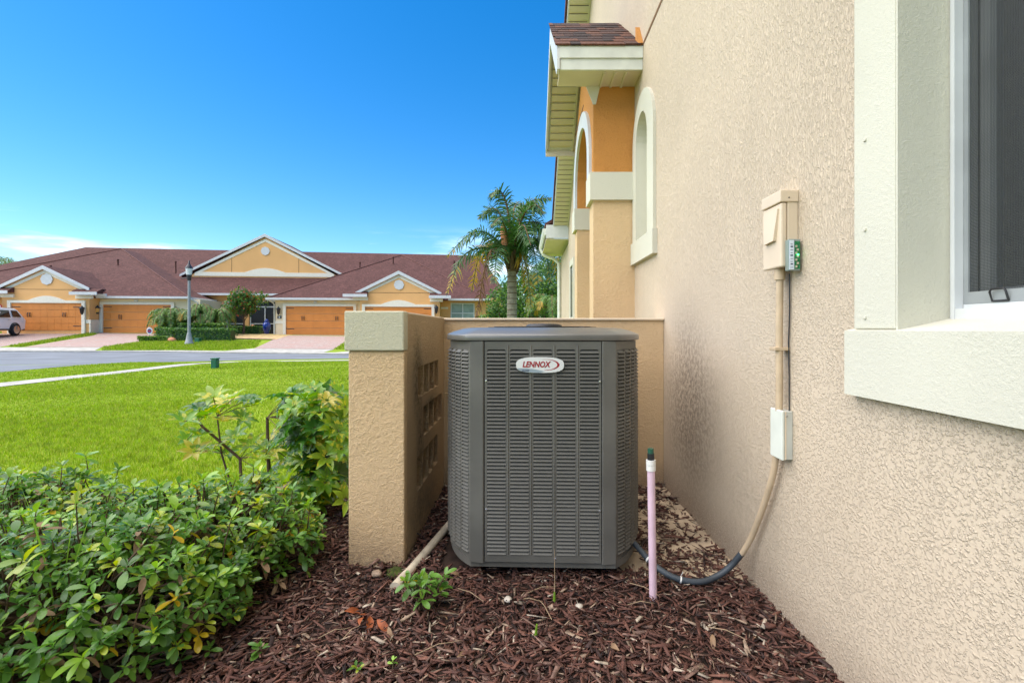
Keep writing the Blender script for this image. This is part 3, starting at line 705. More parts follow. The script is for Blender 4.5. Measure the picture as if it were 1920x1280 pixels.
# ------------------------------------------------------------------ low screen wall
lw = thing('low_wall', 'tan stucco screen wall with capped pillar and slotted side around the air conditioner', 'wall', (-.63, 2.085, 0))
LX0, LX1, LY0, LY1 = -.752, -.513, 2.085, 3.15
slots = []
for y0, n, zb, zt in ((2.37, 4, .69, .845), (2.50, 4, .475, .63), (2.345, 4, .235, .405)):
    for k in range(n): slots.append([(y0+.146*k, zb), (y0+.146*k+.128, zb), (y0+.146*k+.128, zt), (y0+.146*k, zt)])
side = [(LY0+.012, -.06), (3.36, -.06), (3.36, 1.098), (LY0+.012, 1.098)]
MB().plate(X3(LX1, side), [X3(LX1, s[::-1]) for s in slots], (-.028, 0, 0), back=False).build('slotted_face', 'screen_in', lw, True)
MB().box(LX0+.002, LX1-.0275, LY0+.013, 3.36, -.06, 1.096).build('wall_core', 'pillar', lw, True)
MB().bbox(LX0, LX1+.003, LY0, LY0+.05, -.06, .935, .006).build('pillar_face', 'pillar', lw, True)
MB().bbox(LX0-.014, LX1+.004, LY0-.012, LY0+.06, .937, 1.108, .006).build('pillar_cap', 'cap', lw, True)
MB().box(LX1, WX-.002, 3.15, 3.35, -.06, 1.096).build('back_wall', 'pillar', lw, True)
MB().bbox(LX1+.003, WX-.002, 3.135, 3.36, 1.088, 1.102, .004).bbox(LX0, LX1-.001, LY0+.062, 3.36, 1.097, 1.106, .003).build('wall_coping', 'boxtan', lw, True)

# ------------------------------------------------------------------ air conditioner
AX, AY = .081, 1.955
ac = thing('air_conditioner', 'grey louvred outdoor air conditioner unit between low wall and house', 'air conditioner', (AX, AY, 0), R(-2.0))
def ac_outline(e=0., n=8):
    hw, rx, ry, ylen = .2945, .143, .28, .90
    bz = lambda k: (((1-k)**2*0+2*k*(1-k)*.74*rx+k*k*rx), ((1-k)**2*ry+2*k*(1-k)*.66*ry))
    pts = []
    for cx, cy, sx, sy in ((hw, ry, 1, -1), (hw, ylen-ry, 1, 1), (-hw, ylen-ry, -1, 1), (-hw, ry, -1, -1)):
        ts = [k/n for k in range(n+1)]
        if sx*sy > 0: ts = ts[::-1]
        seg = [(cx+sx*(bz(t)[0]+e*t), cy+sy*(bz(t)[1]+e*(1-t))) for t in ts]
        pts += seg
    return pts
core = [(x*.92, .04+(y)*.92) for x, y in ac_outline()]
MB().prism([(x, y, .085) for x, y in core], (0, 0, .89)).build('condenser_coil', 'coil', ac)
base = MB().prism([(x, y, .062) for x, y in ac_outline(-.012)], (0, 0, .03)); base.build('base_pan', 'acgrey', ac)
for x, y in ((-.27, .12), (.27, .12), (-.27, .8), (.27, .8)): MB().lathe([(.018, 0), (.022, .01), (.022, .062)], (x, y, .0), 10).build('foot', 'black', ac)
ZT, ZB, NR = .948, .118, 55; PIT = (ZT-ZB)/NR
fp = MB()
cols = [-.2365+.0485+(.0940*k) for k in range(5)]
hole = [[(c-.0375, 0, ZB+.0), (c+.0375, 0, ZB), (c+.0375, 0, ZT-.004), (c+.033, 0, ZT), (c-.033, 0, ZT), (c-.0375, 0, ZT-.004)] for c in cols]
cols = [c for c in cols]
fp.plate([(-.2355, 0, .088), (.2355, 0, .088), (.2355, 0, .980), (-.2355, 0, .980)], hole, (0, .010, 0)); fp.build('front_panel', 'acgrey', ac)
for c in [(-.2365+.0485-.047+.094*k) for k in range(1, 6)][:4]:
    MB().prism([(c-.004, 0, .12), (c, -.0035, .12), (c+.004, 0, .12)], (0, 0, .845)).build('panel_crease', 'acgrey', ac)
lv = MB(); h = PIT
lv.prism([(-.0375, .009, h*.86), (-.0375, -.0035, h*.10), (-.0375, -.0035, 0), (-.0375, -.0015, 0), (-.0375, .0095, h*.74)], (.075, 0, 0))
lvm = lv.mesh('louver', 'acgrey')
for c in cols:
    for r in range(NR):
        o = inst('louver', lvm, ac); o.location = (c, 0, ZB+r*PIT)
for sx in (-1, 1):
    a, b = sx*.2388, sx*.2945
    q = [(a, 0, .084), (sx*.243, -.004, .084), (b, .004, .084), (b, .03, .084), (a, .03, .084)]
    MB().prism(q if sx > 0 else q[::-1], (0, 0, .897)).build('corner_post', 'acgrey', ac)
    # curved louvred corner and side
    path = [(sx*(.2950+2*t*(1-t)*.74*.143+t*t*.143), .006+.28-(1-t)**2*.28-2*t*(1-t)*.66*.28) for t in [k/24 for k in range(25)]]+[(sx*.438, .288+.31*k/8) for k in range(1, 9)]
    P = [Vector((x, y, 0)) for x, y in path]; cum = [0]
    for i in range(1, len(P)): cum.append(cum[-1]+(P[i]-P[i-1]).length)
    def at(s):
        for i in range(1, len(P)):
            if s <= cum[i] or i == len(P)-1:
                t = (s-cum[i-1])/(cum[i]-cum[i-1]); p = P[i-1].lerp(P[i], t); d = (P[i]-P[i-1]).normalized(); return p, Vector((d.y*sx, -d.x*sx, 0))
    sp_, lb = MB(), MB(); tot = cum[-1]; s = 0.; w, g = .047, .012
    def strip(mb, s0, s1, z0, z1, d0=.0, th=.008):
        k = 3; vs = []
        for i in range(k+1):
            p, nn = at(s0+(s1-s0)*i/k); 
            for z in (z0, z1): vs.append(p+nn*d0+Vector((0, 0, z))); vs.append(p+nn*(d0-th)+Vector((0, 0, z)))
        for i in range(k):
            b = i*4; e = b+4
            mb.add(vs, [(b, e, e+2, b+2), (b+1, b+3, e+3, e+1), (b+2, e+2, e+3, b+3), (b, b+1, e+1, e)])
    strip(sp_, 0, tot, .088, ZB); strip(sp_, 0, tot, ZT-.002, .980)
    while s+g < tot:
        strip(sp_, s, min(s+g, tot), ZB, ZT-.002)
        s0, s1 = s+g, min(s+g+w, tot)
        for r in range(NR):
            z = ZB+r*PIT; vs = []
            for i in range(3):
                p, nn = at(s0+(s1-s0)*i/2)
                vs += [p+nn*-.009+Vector((0, 0, z+h*.86)), p+nn*.0035+Vector((0, 0, z+h*.10)), p+nn*.0035+Vector((0, 0, z)), p+nn*-.0095+Vector((0, 0, z+h*.74))]
            fs = []
            for i in range(2):
                b = i*4
                for j in range(4): fs.append((b+j, b+4+j, b+4+(j+1) % 4, b+(j+1) % 4))
            lb.add(vs, fs)
        s += g+w
    sp_.build('side_panel', 'acgrey', ac)
    lb.build('louver_bank', 'acgrey', ac, kind='stuff')
bkp = MB(); bo = [p for p in ac_outline() if p[1] > .6]; bkp.prism([(x, y, .085) for x, y in bo], (0, 0, .89)); bkp.build('back_panel', 'acgrey', ac)
# top cover: vertical rim, rolled shoulder, deck, fan guard, motor cap
tc = MB(); rings = [(.004, .984), (.005, .986), (.005, 1.003), (.0025, 1.0075), (-.004, 1.0105), (-.03, 1.021), (-.075, 1.033), (-.11, 1.037)]
N = len(ac_outline()); vs = []
for e, z in rings:
    cyc = .45
    for x, y in ac_outline(0):
        L = math.hypot(x, y-cyc); k = (L+e)/L; vs.append((x*k, cyc+(y-cyc)*k, z))
fs = [(i*N+k, i*N+(k+1) % N, (i+1)*N+(k+1) % N, (i+1)*N+k) for i in range(len(rings)-1) for k in range(N)]
tc.add(vs, fs, 0, True); tc.add(vs[:N], [tuple(range(N))[::-1]]); tc.add(vs[-N:], [tuple(range(N))])
tc.build('top_cover', 'accover', ac)
fg = MB()
for r in (.08, .12, .16, .20, .24): fg.tube([(r*math.cos(2*math.pi*k/32), .465+r*math.sin(2*math.pi*k/32), 1.041) for k in range(33)], .002, 5, cap=False)
for k in range(8):
    w = math.pi*2*k/8; fg.tube([(.06*math.cos(w), .465+.06*math.sin(w), 1.041), (.27*math.cos(w), .465+.27*math.sin(w), 1.039)], .002, 5)
fg.build('fan_guard', 'black', ac)
MB().lathe([(.088, 1.036), (.088, 1.050), (.07, 1.056), (.0, 1.058)], (.01, .45, 0), 28).build('motor_cap', 'black', ac)
for x, z in ((-.229, .82), (.229, .82), (-.229, .30), (.229, .30), (.05, .105)): MB().bbox(x-.004, x+.004, -.004, .001, z-.004, z+.004, .0018).build('panel_screw', 'chrome', ac)
# badge
bc = (.0, -.006, .886); bw, bh = .0965, .0315
def superell(w, h, n=40, p=2.9, cx=0, cz=0): return [(cx+w*math.copysign(abs(math.cos(t))**(2/p), math.cos(t)), cz+h*math.copysign(abs(math.sin(t))**(2/p)*1.0, math.sin(t))) for t in [2*math.pi*k/n for k in range(n)]]
bx_ = -.011
def on_badge(mb, name, mat, y): o = mb.build(name, mat, bdg); return o
bdg = MB().prism([(bx_+x, -.010, .886+z) for x, z in superell(bw, bh*(1), 44)], (0, .012, 0)).build('badge', 'badge', ac)
sw = [(bx_+x, -.0104, .886+z) for x, z in superell(bw*.985, bh*.97, 60) if z < -.013 and x < .02]
sw = sorted(sw, key=lambda p: p[0]); top = [(bx_-.09+.0137*k, -.0104, .886-.0128-.0055*(k/8)**2-.008*(k/8)**3) for k in range(9)]
on_badge(MB().prism(sw+top[::-1], (0, .0006, 0)), 'badge_base', 'badge2', 0)
cr = []
for k in range(25):
    t = -1.62+3.4*k/24; cr.append((bx_+.0225+.056*math.cos(t), -.0106, .886+.001+.0222*math.sin(t)))
ci = []
for k in range(25):
    t = -1.62+3.4*k/24; ci.append((bx_+.0190+.0505*math.cos(t), -.0106, .886+.0012+.0212*math.sin(t)))
on_badge(MB().prism(cr+ci[::-1], (0, .0006, 0)), 'red_crescent', 'lennox', 0)
def text(s, fit, mat, name, parent, mtx, shear=0., bold=0.):
    size = 1.0
    cu = bpy.data.curves.new(name, 'FONT'); cu.body = s; cu.size = size; cu.shear = shear; cu.offset = bold; cu.extrude = .01; cu.resolution_u = 3
    tmp = bpy.data.objects.new(name, cu); C.objects.link(tmp); dg = bpy.context.evaluated_depsgraph_get()
    me = bpy.data.meshes.new_from_object(tmp.evaluated_get(dg)); bpy.data.objects.remove(tmp); bpy.data.curves.remove(cu)
    me.materials.clear(); me.materials.append(M[mat])
    o = link(bpy.data.objects.new(name, me)); o.parent = parent
    xs = [v.co.x for v in me.vertices]; ys = [v.co.y for v in me.vertices]
    o.matrix_basis = mtx @ Matrix.Diagonal((fit[0]/(max(xs)-min(xs)), fit[1]/(max(ys)-min(ys)), .03, 1)) @ Matrix.Translation((-min(xs), -min(ys), 0)); return o
text('LENNOX', (.114, .0245), 'lennox', 'lettering', bdg, Matrix.Translation((bx_-.070, -.0108, .886-.0095)) @ Matrix.Rotation(R(90), 4, 'X'), .22, .03)
text('ELITE', (.028, .0058), 'ink', 'small_lettering', bdg, Matrix.Translation((bx_-.072, -.0112, .886-.0255)) @ Matrix.Rotation(R(90), 4, 'X'), .2, .02)

# ------------------------------------------------------------------ services on the wall
db = thing('disconnect_box', 'tan electrical disconnect box high on the stucco wall', 'electrical box', (WX, 1.67, 1.24))
D0, D1 = 1.614, 1.735; BX = .862
MB().bbox(BX+.022, WX, D0, D1, 1.245, 1.485, .003).build('box_body', 'boxtan', db, True)
lid = MB().bbox(BX, BX+.020, D0-.001, D1+.001, 1.238, 1.452, .005); lid.build('lid', 'boxtan', db, True)
MB().bbox(BX-.004, WX, D0-.004, D1+.004, 1.454, 1.494, .003).build('box_cap', 'boxtan', db, True)
MB().prism([(BX-.0115, D0+.030, 1.33), (BX-.0115, D1-.028, 1.325), (BX-.0045, D1-.012, 1.435), (BX-.0045, D0+.012, 1.435)], (.016, 0, 0)).build('lid_relief', 'boxtan', db, True)
MB().bbox(.885, .889, D0-.0055, D0-.003, 1.466, 1.47, .001).build('screw', 'blackm', db, True)
sg = thing('surge_protector', 'small clear surge protector with green circuit board on side of the tan box', 'surge protector', (.895, 1.60, 1.22))
MB().bbox(.874, .913, 1.588, 1.612, 1.222, 1.326, .003).build('housing', 'clear', sg, True)
MB().box(.893, .910, 1.5868, 1.588, 1.228, 1.318).build('circuit_board', 'pcb', sg, True)
MB().box(.8755, .8905, 1.5866, 1.588, 1.226, 1.322).build('paper_label', 'label', sg, True)
ik = MB()
for k in range(9): ik.box(.8785+.0006*(k % 2), .888-.001*(k % 3), 1.5863, 1.5866, 1.232+k*.0095, 1.2335+k*.0095+.003*(k % 3 == 1))
ik.build('label_marks', 'ink', sg, True)
cp_ = MB()
for k in range(7): cp_.box(.895+.004*(k % 2), .900+.005*(k % 2), 1.584, 1.5868, 1.232+k*.011, 1.239+k*.011)
cp_.build('component', 'pvc', sg, True)
dm, dt, dbb = newmat('green diode'); dbb.inputs['Emission Color'].default_value = (.05, 1, .2, 1); dbb.inputs['Emission Strength'].default_value = 2.5; dbb.inputs['Base Color'].default_value = (.05, .6, .15, 1)
MB().bbox(.900, .905, 1.583, 1.587, 1.272, 1.276, .001).build('diode', dm, sg, True)
cd = thing('electrical_conduit', 'tan flexible conduit running down wall from tan box and curving into dark hose', 'conduit', (.89, 1.675, .6))
MB().tube([(.889, 1.672, 1.236), (.889, 1.672, 1.20)], .0175, 12).build('connector', 'conduit', cd, True)
def spline(pts, n=10):
    pts = [Vector(p) for p in pts]; P = [pts[0]*2-pts[1]]+pts+[pts[-1]*2-pts[-2]]; out = []
    for i in range(1, len(P)-2):
        for k in range(n):
            t = k/n; a, b, c, d = P[i-1], P[i], P[i+1], P[i+2]
            out.append(.5*((2*b)+(c-a)*t+(2*a-5*b+4*c-d)*t*t+(3*b-a-3*c+d)*t**3))
    return out+[pts[-1]]
MB().tube(spline([(.889, 1.672, 1.20), (.889, 1.676, 1.0), (.893, 1.682, .85), (.893, 1.685, .745)], 8), .0118, 12).build('upper_run', 'conduit', cd, True)
low_run = spline([(.893, 1.70, .60), (.893, 1.73, .50), (.892, 1.80, .36), (.885, 1.875, .22), (.86, 1.915, .13)], 8)
MB().tube(low_run, .0108, 12).build('lower_run', 'conduit', cd, True)
hs_ = spline([(.865, 1.91, .145), (.83, 1.93, .085), (.775, 1.93, .045), (.70, 1.92, .028), (.61, 1.93, .038), (.54, 1.98, .065), (.48, 2.08, .11)], 8)
MB().tube(hs_, .0122, 12).build('hose', 'hose', cd, True)
for i in (30, 42): MB().tube([hs_[i], hs_[i].lerp(hs_[i+1], .5)], .0138, 10).tube([hs_[i]+Vector((0, 0, .018)), hs_[i]+Vector((.006, -.004, .034))], .0014, 5).build('cable_tie', 'whitepvc', cd, True)
MB().bbox(.868, WX, 1.663, 1.702, .956, .968, .002).build('strap', 'conduit', cd, True)
MB().tube([(.913, 1.655, 1.22), (.914, 1.655, 1.1), (.915, 1.664, .98), (.915, 1.66, .86), (.914, 1.658, .75)], .0022, 6).build('shadow_line', 'blackm', cd, True)  # thin dark line standing in for the shadow gap behind the conduit
jb = thing('junction_box', 'pale rectangular conduit cover box below strap on the wall', 'junction box', (.9, 1.685, .67))
MB().bbox(.892, WX, 1.646, 1.722, .585, .750, .002).build('box_body', 'jbox_side', jb, True)
MB().bbox(.882, .8915, 1.644, 1.724, .583, .752, .003).build('cover', 'jbox', jb, True)
MB().box(.8922, .897, 1.6445, 1.6458, .586, .749).build('gasket', 'boxtan', jb, True)
MB().bbox(.895, .901, 1.6425, 1.646, .733, .739, .001).build('screw', 'chrome', jb, True)

pp = thing('standpipe', 'pink plastic pipe with white coupling and green cap standing beside the air conditioner', 'pipe', (.494, 1.83, 0))
tp = Vector((-.014, .01, 1)).normalized()
def seg(z0, z1, r, mat, nm): MB().tube([tp*z0, tp*z1], r, 14).build(nm, mat, pp)
seg(-.06, .50, .0145, 'pinkpvc', 'pipe'); seg(.495, .515, .0178, 'whitepvc', 'coupling'); seg(.515, .517, .0165, 'jbox_side', 'coupling_groove'); seg(.517, .535, .0180, 'whitepvc', 'coupling'); seg(.530, .560, .013, 'black', 'collar'); seg(.56, .578, .0115, 'greencap', 'cap')
dp = thing('drain_pipe', 'tan plastic drain pipe lying on the mulch beside the pillar', 'pipe', (-.5, 1.93, .02))
MB().tube([(-.476, 1.985, .022), (-.345, 2.55, .05)], .019, 12).build('pipe', 'pvc', dp, True)
MB().tube([(-.498, 1.888, .020), (-.480, 1.968, .021), (-.470, 2.01, .023)], [.0235, .0235, .0195], 12).build('flared_end', 'pvc', dp, True)

# ------------------------------------------------------------------ plants near the camera
def leaf_mesh(name, mat, L=.06, w=.027, fold=.25, curl=.25, ob=.62):
    prof = [.10, .40, .72, .95, 1.0, .78, .22]; n = len(prof)-1; vs = []; fs = []
    for i in range(n+1):
        t = (0, .16, .34, .52, .70, .88, 1.0)[i]; ww = w*prof[i]
        ww = max(ww, w*.07); y = L*t; z = -curl*L*t*t
        vs += [(-ww/2, y, z+fold*ww/2), (0, y, z), (ww/2, y, z+fold*ww/2)]
    for i in range(n):
        b = 3*i; fs += [(b, b+1, b+4, b+3), (b+1, b+2, b+5, b+4)]
    b = MB(); b.add(vs, fs, 0, True); return b.mesh(name, mat)
def mesh_np(me):
    v = np.zeros(len(me.vertices)*3, np.float32); me.vertices.foreach_get('co', v)
    f = np.array([list(p.vertices) for p in me.polygons]); return v.reshape(-1, 3), f
def frame(d, roll=0.):
    # matrix whose +Y follows d and whose +Z points as upward as it can
    d = d.normalized(); x = d.cross(Vector((0, 0, 1)))
    if x.length < 1e-3: x = Vector((1, 0, 0))
    x.normalize(); z = x.cross(d)
    m = Matrix((x, d, z)).transposed().to_4x4()
    return m @ Matrix.Rotation(roll, 4, 'Y')
class Foliage:
    def __init__(s): s.items = []
    def leaf(s, k, m): s.items.append((k, m))
    def finish(s, parent, meshes, name='leaf', limit=295):
        inv = Matrix.Translation(-Vector(parent.location)); eye = Vector((0, 0, EYE))
        s.items.sort(key=lambda it: (it[1].translation-eye).length-it[1].translation.z*1.2)
        for k, m in s.items[:limit]: inst(name, meshes[k], parent, inv @ m)
        rest = s.items[limit:]
        if not rest: return
        data = {k: mesh_np(meshes[k]) for k in set(k for k, _ in rest)}
        mats = []; mid = {}
        for k in data:
            mt = meshes[k].materials[0]
            if mt not in mats: mats.append(mt)
            mid[k] = mats.index(mt)
        V = []; F = []; mi = []; b = 0
        for k, m in rest:
            v, f = data[k]; mm = np.array(inv @ m); V.append(v @ mm[:3, :3].T+mm[:3, 3]); F.append(f+b); b += len(v); mi += [mid[k]]*len(f)
        o = np_mesh('foliage', np.concatenate(V), np.concatenate(F), mats, np.array(mi), parent, True); setp(o, kind='stuff')
HL = []
for mi in range(6):
    for q in range(2): HL.append(leaf_mesh('leaf', LV[mi], .058+.012*q, .027+.005*q, .35-.2*q, .15+.25*q if mi < 5 else .9))
def tone(): return random.choices(range(6), [.30, .36, .22, .07, .02, .03])[0]
def rosette(fo, p, ax, n, sc=1., tn=None, meshes_per=2):
    ax = ax.normalized(); base = tone() if tn is None else tn; a0 = random.uniform(0, 6.28)
    for i in range(n):
        t = i/max(1, n-1); tilt = R(25+65*t+random.uniform(-12, 12)); az = a0+i*2.4
        u = ax.orthogonal().normalized(); w = ax.cross(u)
        d = ax*math.cos(tilt)+(u*math.cos(az)+w*math.sin(az))*math.sin(tilt)
        m = Matrix.Translation(p-ax*.02*t*sc) @ frame(d, random.uniform(-.5, .5)) @ Matrix.Scale(sc*random.uniform(.7, 1.15)*(.7+.3*t), 4)
        fo.leaf((base if random.random() < .75 else tone())*meshes_per+random.randrange(2), m)
def hawthorn(name, label, ctr, rx, ry, h, n, seed, group='low green shrubs in the bed'):
    random.seed(seed); root = Vector((ctr[0], ctr[1], 0)); t = thing('shrub', label, 'shrub', root, group=group)
    fo = Foliage(); tw = MB()
    for i in range(n):
        a = random.uniform(0, 2*math.pi); r = math.sqrt(random.random())
        x, y = ctr[0]+rx*r*math.cos(a), ctr[1]+ry*r*math.sin(a)
        hh = h*(1-.55*r**3)*(.86+.24*mnoise.noise((x*4, y*4, seed)))
        depth = random.random()**1.7; z = max(.03, hh*(1-.8*depth))
        p = Vector((x, y, z)); ax = Vector((math.cos(a)*r*.8+random.gauss(0, .3), math.sin(a)*r*.8+random.gauss(0, .3), .95))
        rosette(fo, p, ax, random.randint(5, 9), random.uniform(.54, .86))
        if i % 2 == 0:
            q = root+Vector((rx*r*.55*math.cos(a), ry*r*.55*math.sin(a), max(.0, z*.25))); mid = q.lerp(p, .5)+Vector((random.gauss(0, .02), random.gauss(0, .02), -.02))
            tw.tube([q-root, mid-root, p-root], [.0045, .0032, .002], 5, cap=False)
        if i % 5 == 0:
            tw.tube([Vector((random.gauss(0, .04), random.gauss(0, .04), -.02)), (root+Vector((rx*r*.3*math.cos(a), ry*r*.3*math.sin(a), h*.3)))-root, p-root], [.008, .006, .003], 6, cap=False)
    for i in range(18):      # loose sprigs standing proud of the mass
        a = random.uniform(0, 2*math.pi); r = math.sqrt(random.random())*.98; x, y = ctr[0]+rx*r*math.cos(a), ctr[1]+ry*r*math.sin(a); b0 = h*(1-.55*r**3)*.8
        p = Vector((x+random.gauss(0, .04), y+random.gauss(0, .04), b0+random.uniform(.05, .12)*h/.45)); q = Vector((x, y, b0*.6))
        tw.tube([q-root, q.lerp(p, .6)+Vector((random.gauss(0, .012), random.gauss(0, .012), 0))-root, p-root], [.003, .0024, .0016], 5, cap=False)
        rosette(fo, p, Vector((random.gauss(0, .35), random.gauss(0, .35), 1)), random.randint(6, 8), random.uniform(.7, 1.0), random.choice([1, 2, 2, 3]))
    tw.build('twigs', 'bark', t)
    fo.finish(t, HL)
    return t
hawthorn('shrub', 'low dense green shrub filling the front left corner', (-1.50, 1.60), .56, .46, .47, 1000, 11)
hawthorn('shrub', 'low spreading green shrub at the left edge against the lawn', (-2.25, 2.1), .62, .45, .44, 720, 12)
hawthorn('shrub', 'low green shrub with bare twigs in front of the variegated plants', (-1.33, 2.03), .46, .40, .42, 700, 13)

# sprout in the mulch and small seedlings
def sprout(label, x, y, h, n, sc, seed, tn=2, spread=.05):
    random.seed(seed); t = thing('seedling', label, 'plant', (x, y, 0), group='small green seedlings in the mulch'); fo = Foliage(); st = MB()
    for k in range(n):
        a = random.uniform(0, 6.28); p = Vector((x+spread*math.cos(a)*random.random(), y+spread*math.sin(a)*random.random(), h*random.uniform(.45, 1.0)))
        st.tube([(0, 0, -.01), Vector((p.x-x, p.y-y, p.z))*.6, p-Vector((x, y, 0))], .0022, 5, cap=False)
        rosette(fo, p, Vector((math.cos(a)*.5, math.sin(a)*.5, 1)), random.randint(5, 7), sc, tn if random.random() < .5 else 1)
    st.build('stem', 'bark', t); fo.finish(t, HL); return t
sprout('leafy green sprout at the end of the drain pipe', -.355, 1.76, .15, 15, .78, 5, 1, .105)
sprout('tiny yellowish seedling at the bottom edge left of centre', -.49, 1.44, .05, 2, .5, 6, 3, .03)
sprout('tiny pale green seedling sprouting near the bottom edge right of the yellow one', -.385, 1.43, .06, 1, .38, 8, 2, .01)
sprout('small green seedling under the left shrub beside dead leaves', -.80, 1.50, .05, 2, .6, 9, 1, .05)

# variegated umbrella plants
def comp_leaf(mat, n=8, L=.084, w=.036, droop=.35):
    b = MB()
    for k in range(n):
        az = 2*math.pi*k/n; me = []; l = L*random.uniform(.8, 1.1); m = 4; vs = []
        for i in range(m+1):
            t = i/m; ww = w*math.sin(math.pi*min(.97, .06+.94*t**.8)); r = .012+l*t; z = .02*math.sin(t*2)-droop*l*t*t
            c, s_ = math.cos(az), math.sin(az)
            for o_, dz in ((-ww/2, .004), (0, 0), (ww/2, .004)): vs.append((r*c-o_*s_, r*s_+o_*c, z+dz*ww/w*2))
        b.add(vs, [f for i in range(m) for f in ((3*i, 3*i+1, 3*i+4, 3*i+3), (3*i+1, 3*i+2, 3*i+5, 3*i+4))], 0, True)
    return b.mesh('leaf', mat)
random.seed(21)
SCL = [comp_leaf(SV[i], random.randint(7, 9), droop=d) for i in range(4) for d in (-.05, .22)]
def umbrella(label, stems, leaves, seed, w):
    random.seed(seed); x, y = stems[0][0][:2]; t = thing('umbrella_plant', label, 'shrub', (x, y, 0)); o = Vector((x, y, 0)); sm_ = MB()
    for st in stems:
        r0 = st[-1]; pts = [Vector(p)-o for p in st[:-1]]; sm_.tube(pts, [r0*(1-.35*i/(len(pts)-1)) for i in range(len(pts))], 7)
    for p, nrm, sc in leaves:
        p = Vector(p); k = random.choices(range(4), w)[0]
        near = min((q for st in stems for q in st[:-1]), key=lambda q: (Vector(q)-p).length)
        sm_.tube([Vector(near)-o, (Vector(near)+p)/2-o+Vector((0, 0, .01)), p-o], .0022, 4, cap=False)
        m = Matrix.Translation(p-o) @ Vector(nrm).normalized().to_track_quat('Z', 'Y').to_matrix().to_4x4() @ Matrix.Rotation(random.uniform(0, 6), 4, 'Z') @ Matrix.Scale(sc, 4)
        inst('leaf', SCL[k*2+random.randrange(2)], t, m)
    sm_.build('stems', 'bark', t)
# left, sparse: seen around px 340-520 / 740-870
def wp(px, py, D): return ((px-980)/907*D, D, EYE+(617-py)/907*D)
lv_ = []
random.seed(31)
for px, py, sc in ((345, 790, 1.), (375, 765, .9), (400, 745, 1), (425, 755, .9), (440, 745, .8), (465, 750, .85), (480, 758, .7), (395, 775, 1.), (420, 790, .8), (455, 785, .9), (370, 815, 1), (350, 825, .8), (440, 820, 1.), (470, 835, .95), (495, 838, .8), (400, 840, .8), (365, 845, .9), (425, 850, .8), (485, 860, .8), (510, 850, .8), (505, 900, .7)):
    lv_.append((wp(px, py, random.uniform(2.45, 2.75)), (random.gauss(0, .4), random.gauss(-.35, .3), 1), sc*1.0))
umbrella('sparse variegated umbrella plant with a bare leaning branch over the green shrubs', [(wp(455, 985, 2.6), wp(450, 860, 2.6), wp(380, 800, 2.6), wp(372, 790, 2.58), .009), (wp(455, 985, 2.6), wp(415, 850, 2.62), wp(407, 780, 2.65), .006)], lv_, 41, [.4, .3, .2, .1])
lv_ = []
random.seed(32)
for i in range(190):
    a = random.uniform(0, 6.28); r = random.random()**.5; t = random.random()
    px = 585+random.gauss(0, 1)*34*(1-.3*t)+8*t; py = 735+220*random.random()**.9
    px = min(648, max(510, px)); D = random.uniform(2.45, 2.95)
    lv_.append((wp(px, py, D), ((px-585)/90+random.gauss(0, .3), random.gauss(-.5, .4), .75), random.uniform(.75, 1.1)))
umbrella('dense glossy variegated umbrella plant growing against the pillar', [(wp(600, 985, 2.75), wp(592, 870, 2.75), wp(585, 740, 2.75), .011), (wp(640, 985, 2.8), wp(632, 860, 2.8), .007), (wp(505, 900, 2.7), wp(502, 840, 2.7), wp(501, 782, 2.7), .0115)], lv_, 42, [.46, .2, .06, .28])

# tall weed grass in the shrubs, stray blades in the mulch
def blade_plant(label, x, y, blades, mat, seed):
    random.seed(seed); t = thing('grass_weed', label, 'weed', (x, y, 0))
    for (dx, dy, h, w) in blades:
        b = MB(); n = 6; vs = []
        for i in range(n+1):
            q = i/n; ww = w*(1-q)**.6+.0004; cx, cy, cz = dx*q*q, dy*q*q, h*q*(1-.12*q*q*(abs(dx)+abs(dy))/max(h, .01))
            vs += [(cx-ww/2, cy, cz), (cx, cy+ww*.2, cz), (cx+ww/2, cy, cz)]
        b.add(vs, [f for i in range(n) for f in ((3*i, 3*i+1, 3*i+4, 3*i+3), (3*i+1, 3*i+2, 3*i+5, 3*i+4))], 0, True); b.build('blade', mat, t)
blade_plant('long thin grass blades growing up through the left shrub', -1.36, 1.42, [(-.12, 0, .60, .007), (.10, .02, .56, .007), (-.24, .05, .52, .008), (.2, -.05, .50, .007), (.03, .05, .66, .006), (-.05, -.06, .58, .008)], LV[2], 3)
sp1 = thing('grass_shoot', 'single green shoot with a tall dry brown tip in front of the air conditioner', 'weed', (.115, 1.79, 0))
MB().tube([(0, 0, 0), (.002, 0, .03), (.003, 0, .06)], [.006, .006, .003], 6).build('green_base', LV[2], sp1)
MB().tube([(.003, 0, .058), (.004, .002, .1), (.003, .004, .215)], [.0028, .0016, .0009], 5).build('dry_tip', 'straw', sp1)
sp2 = thing('grass_shoot', 'short cut green shoot in the mulch below the taller one', 'weed', (.042, 1.60, 0))
MB().tube([(0, 0, 0), (.002, 0, .025), (.005, 0, .055)], [.006, .0055, .003], 6).build('blade', LV[2], sp2)

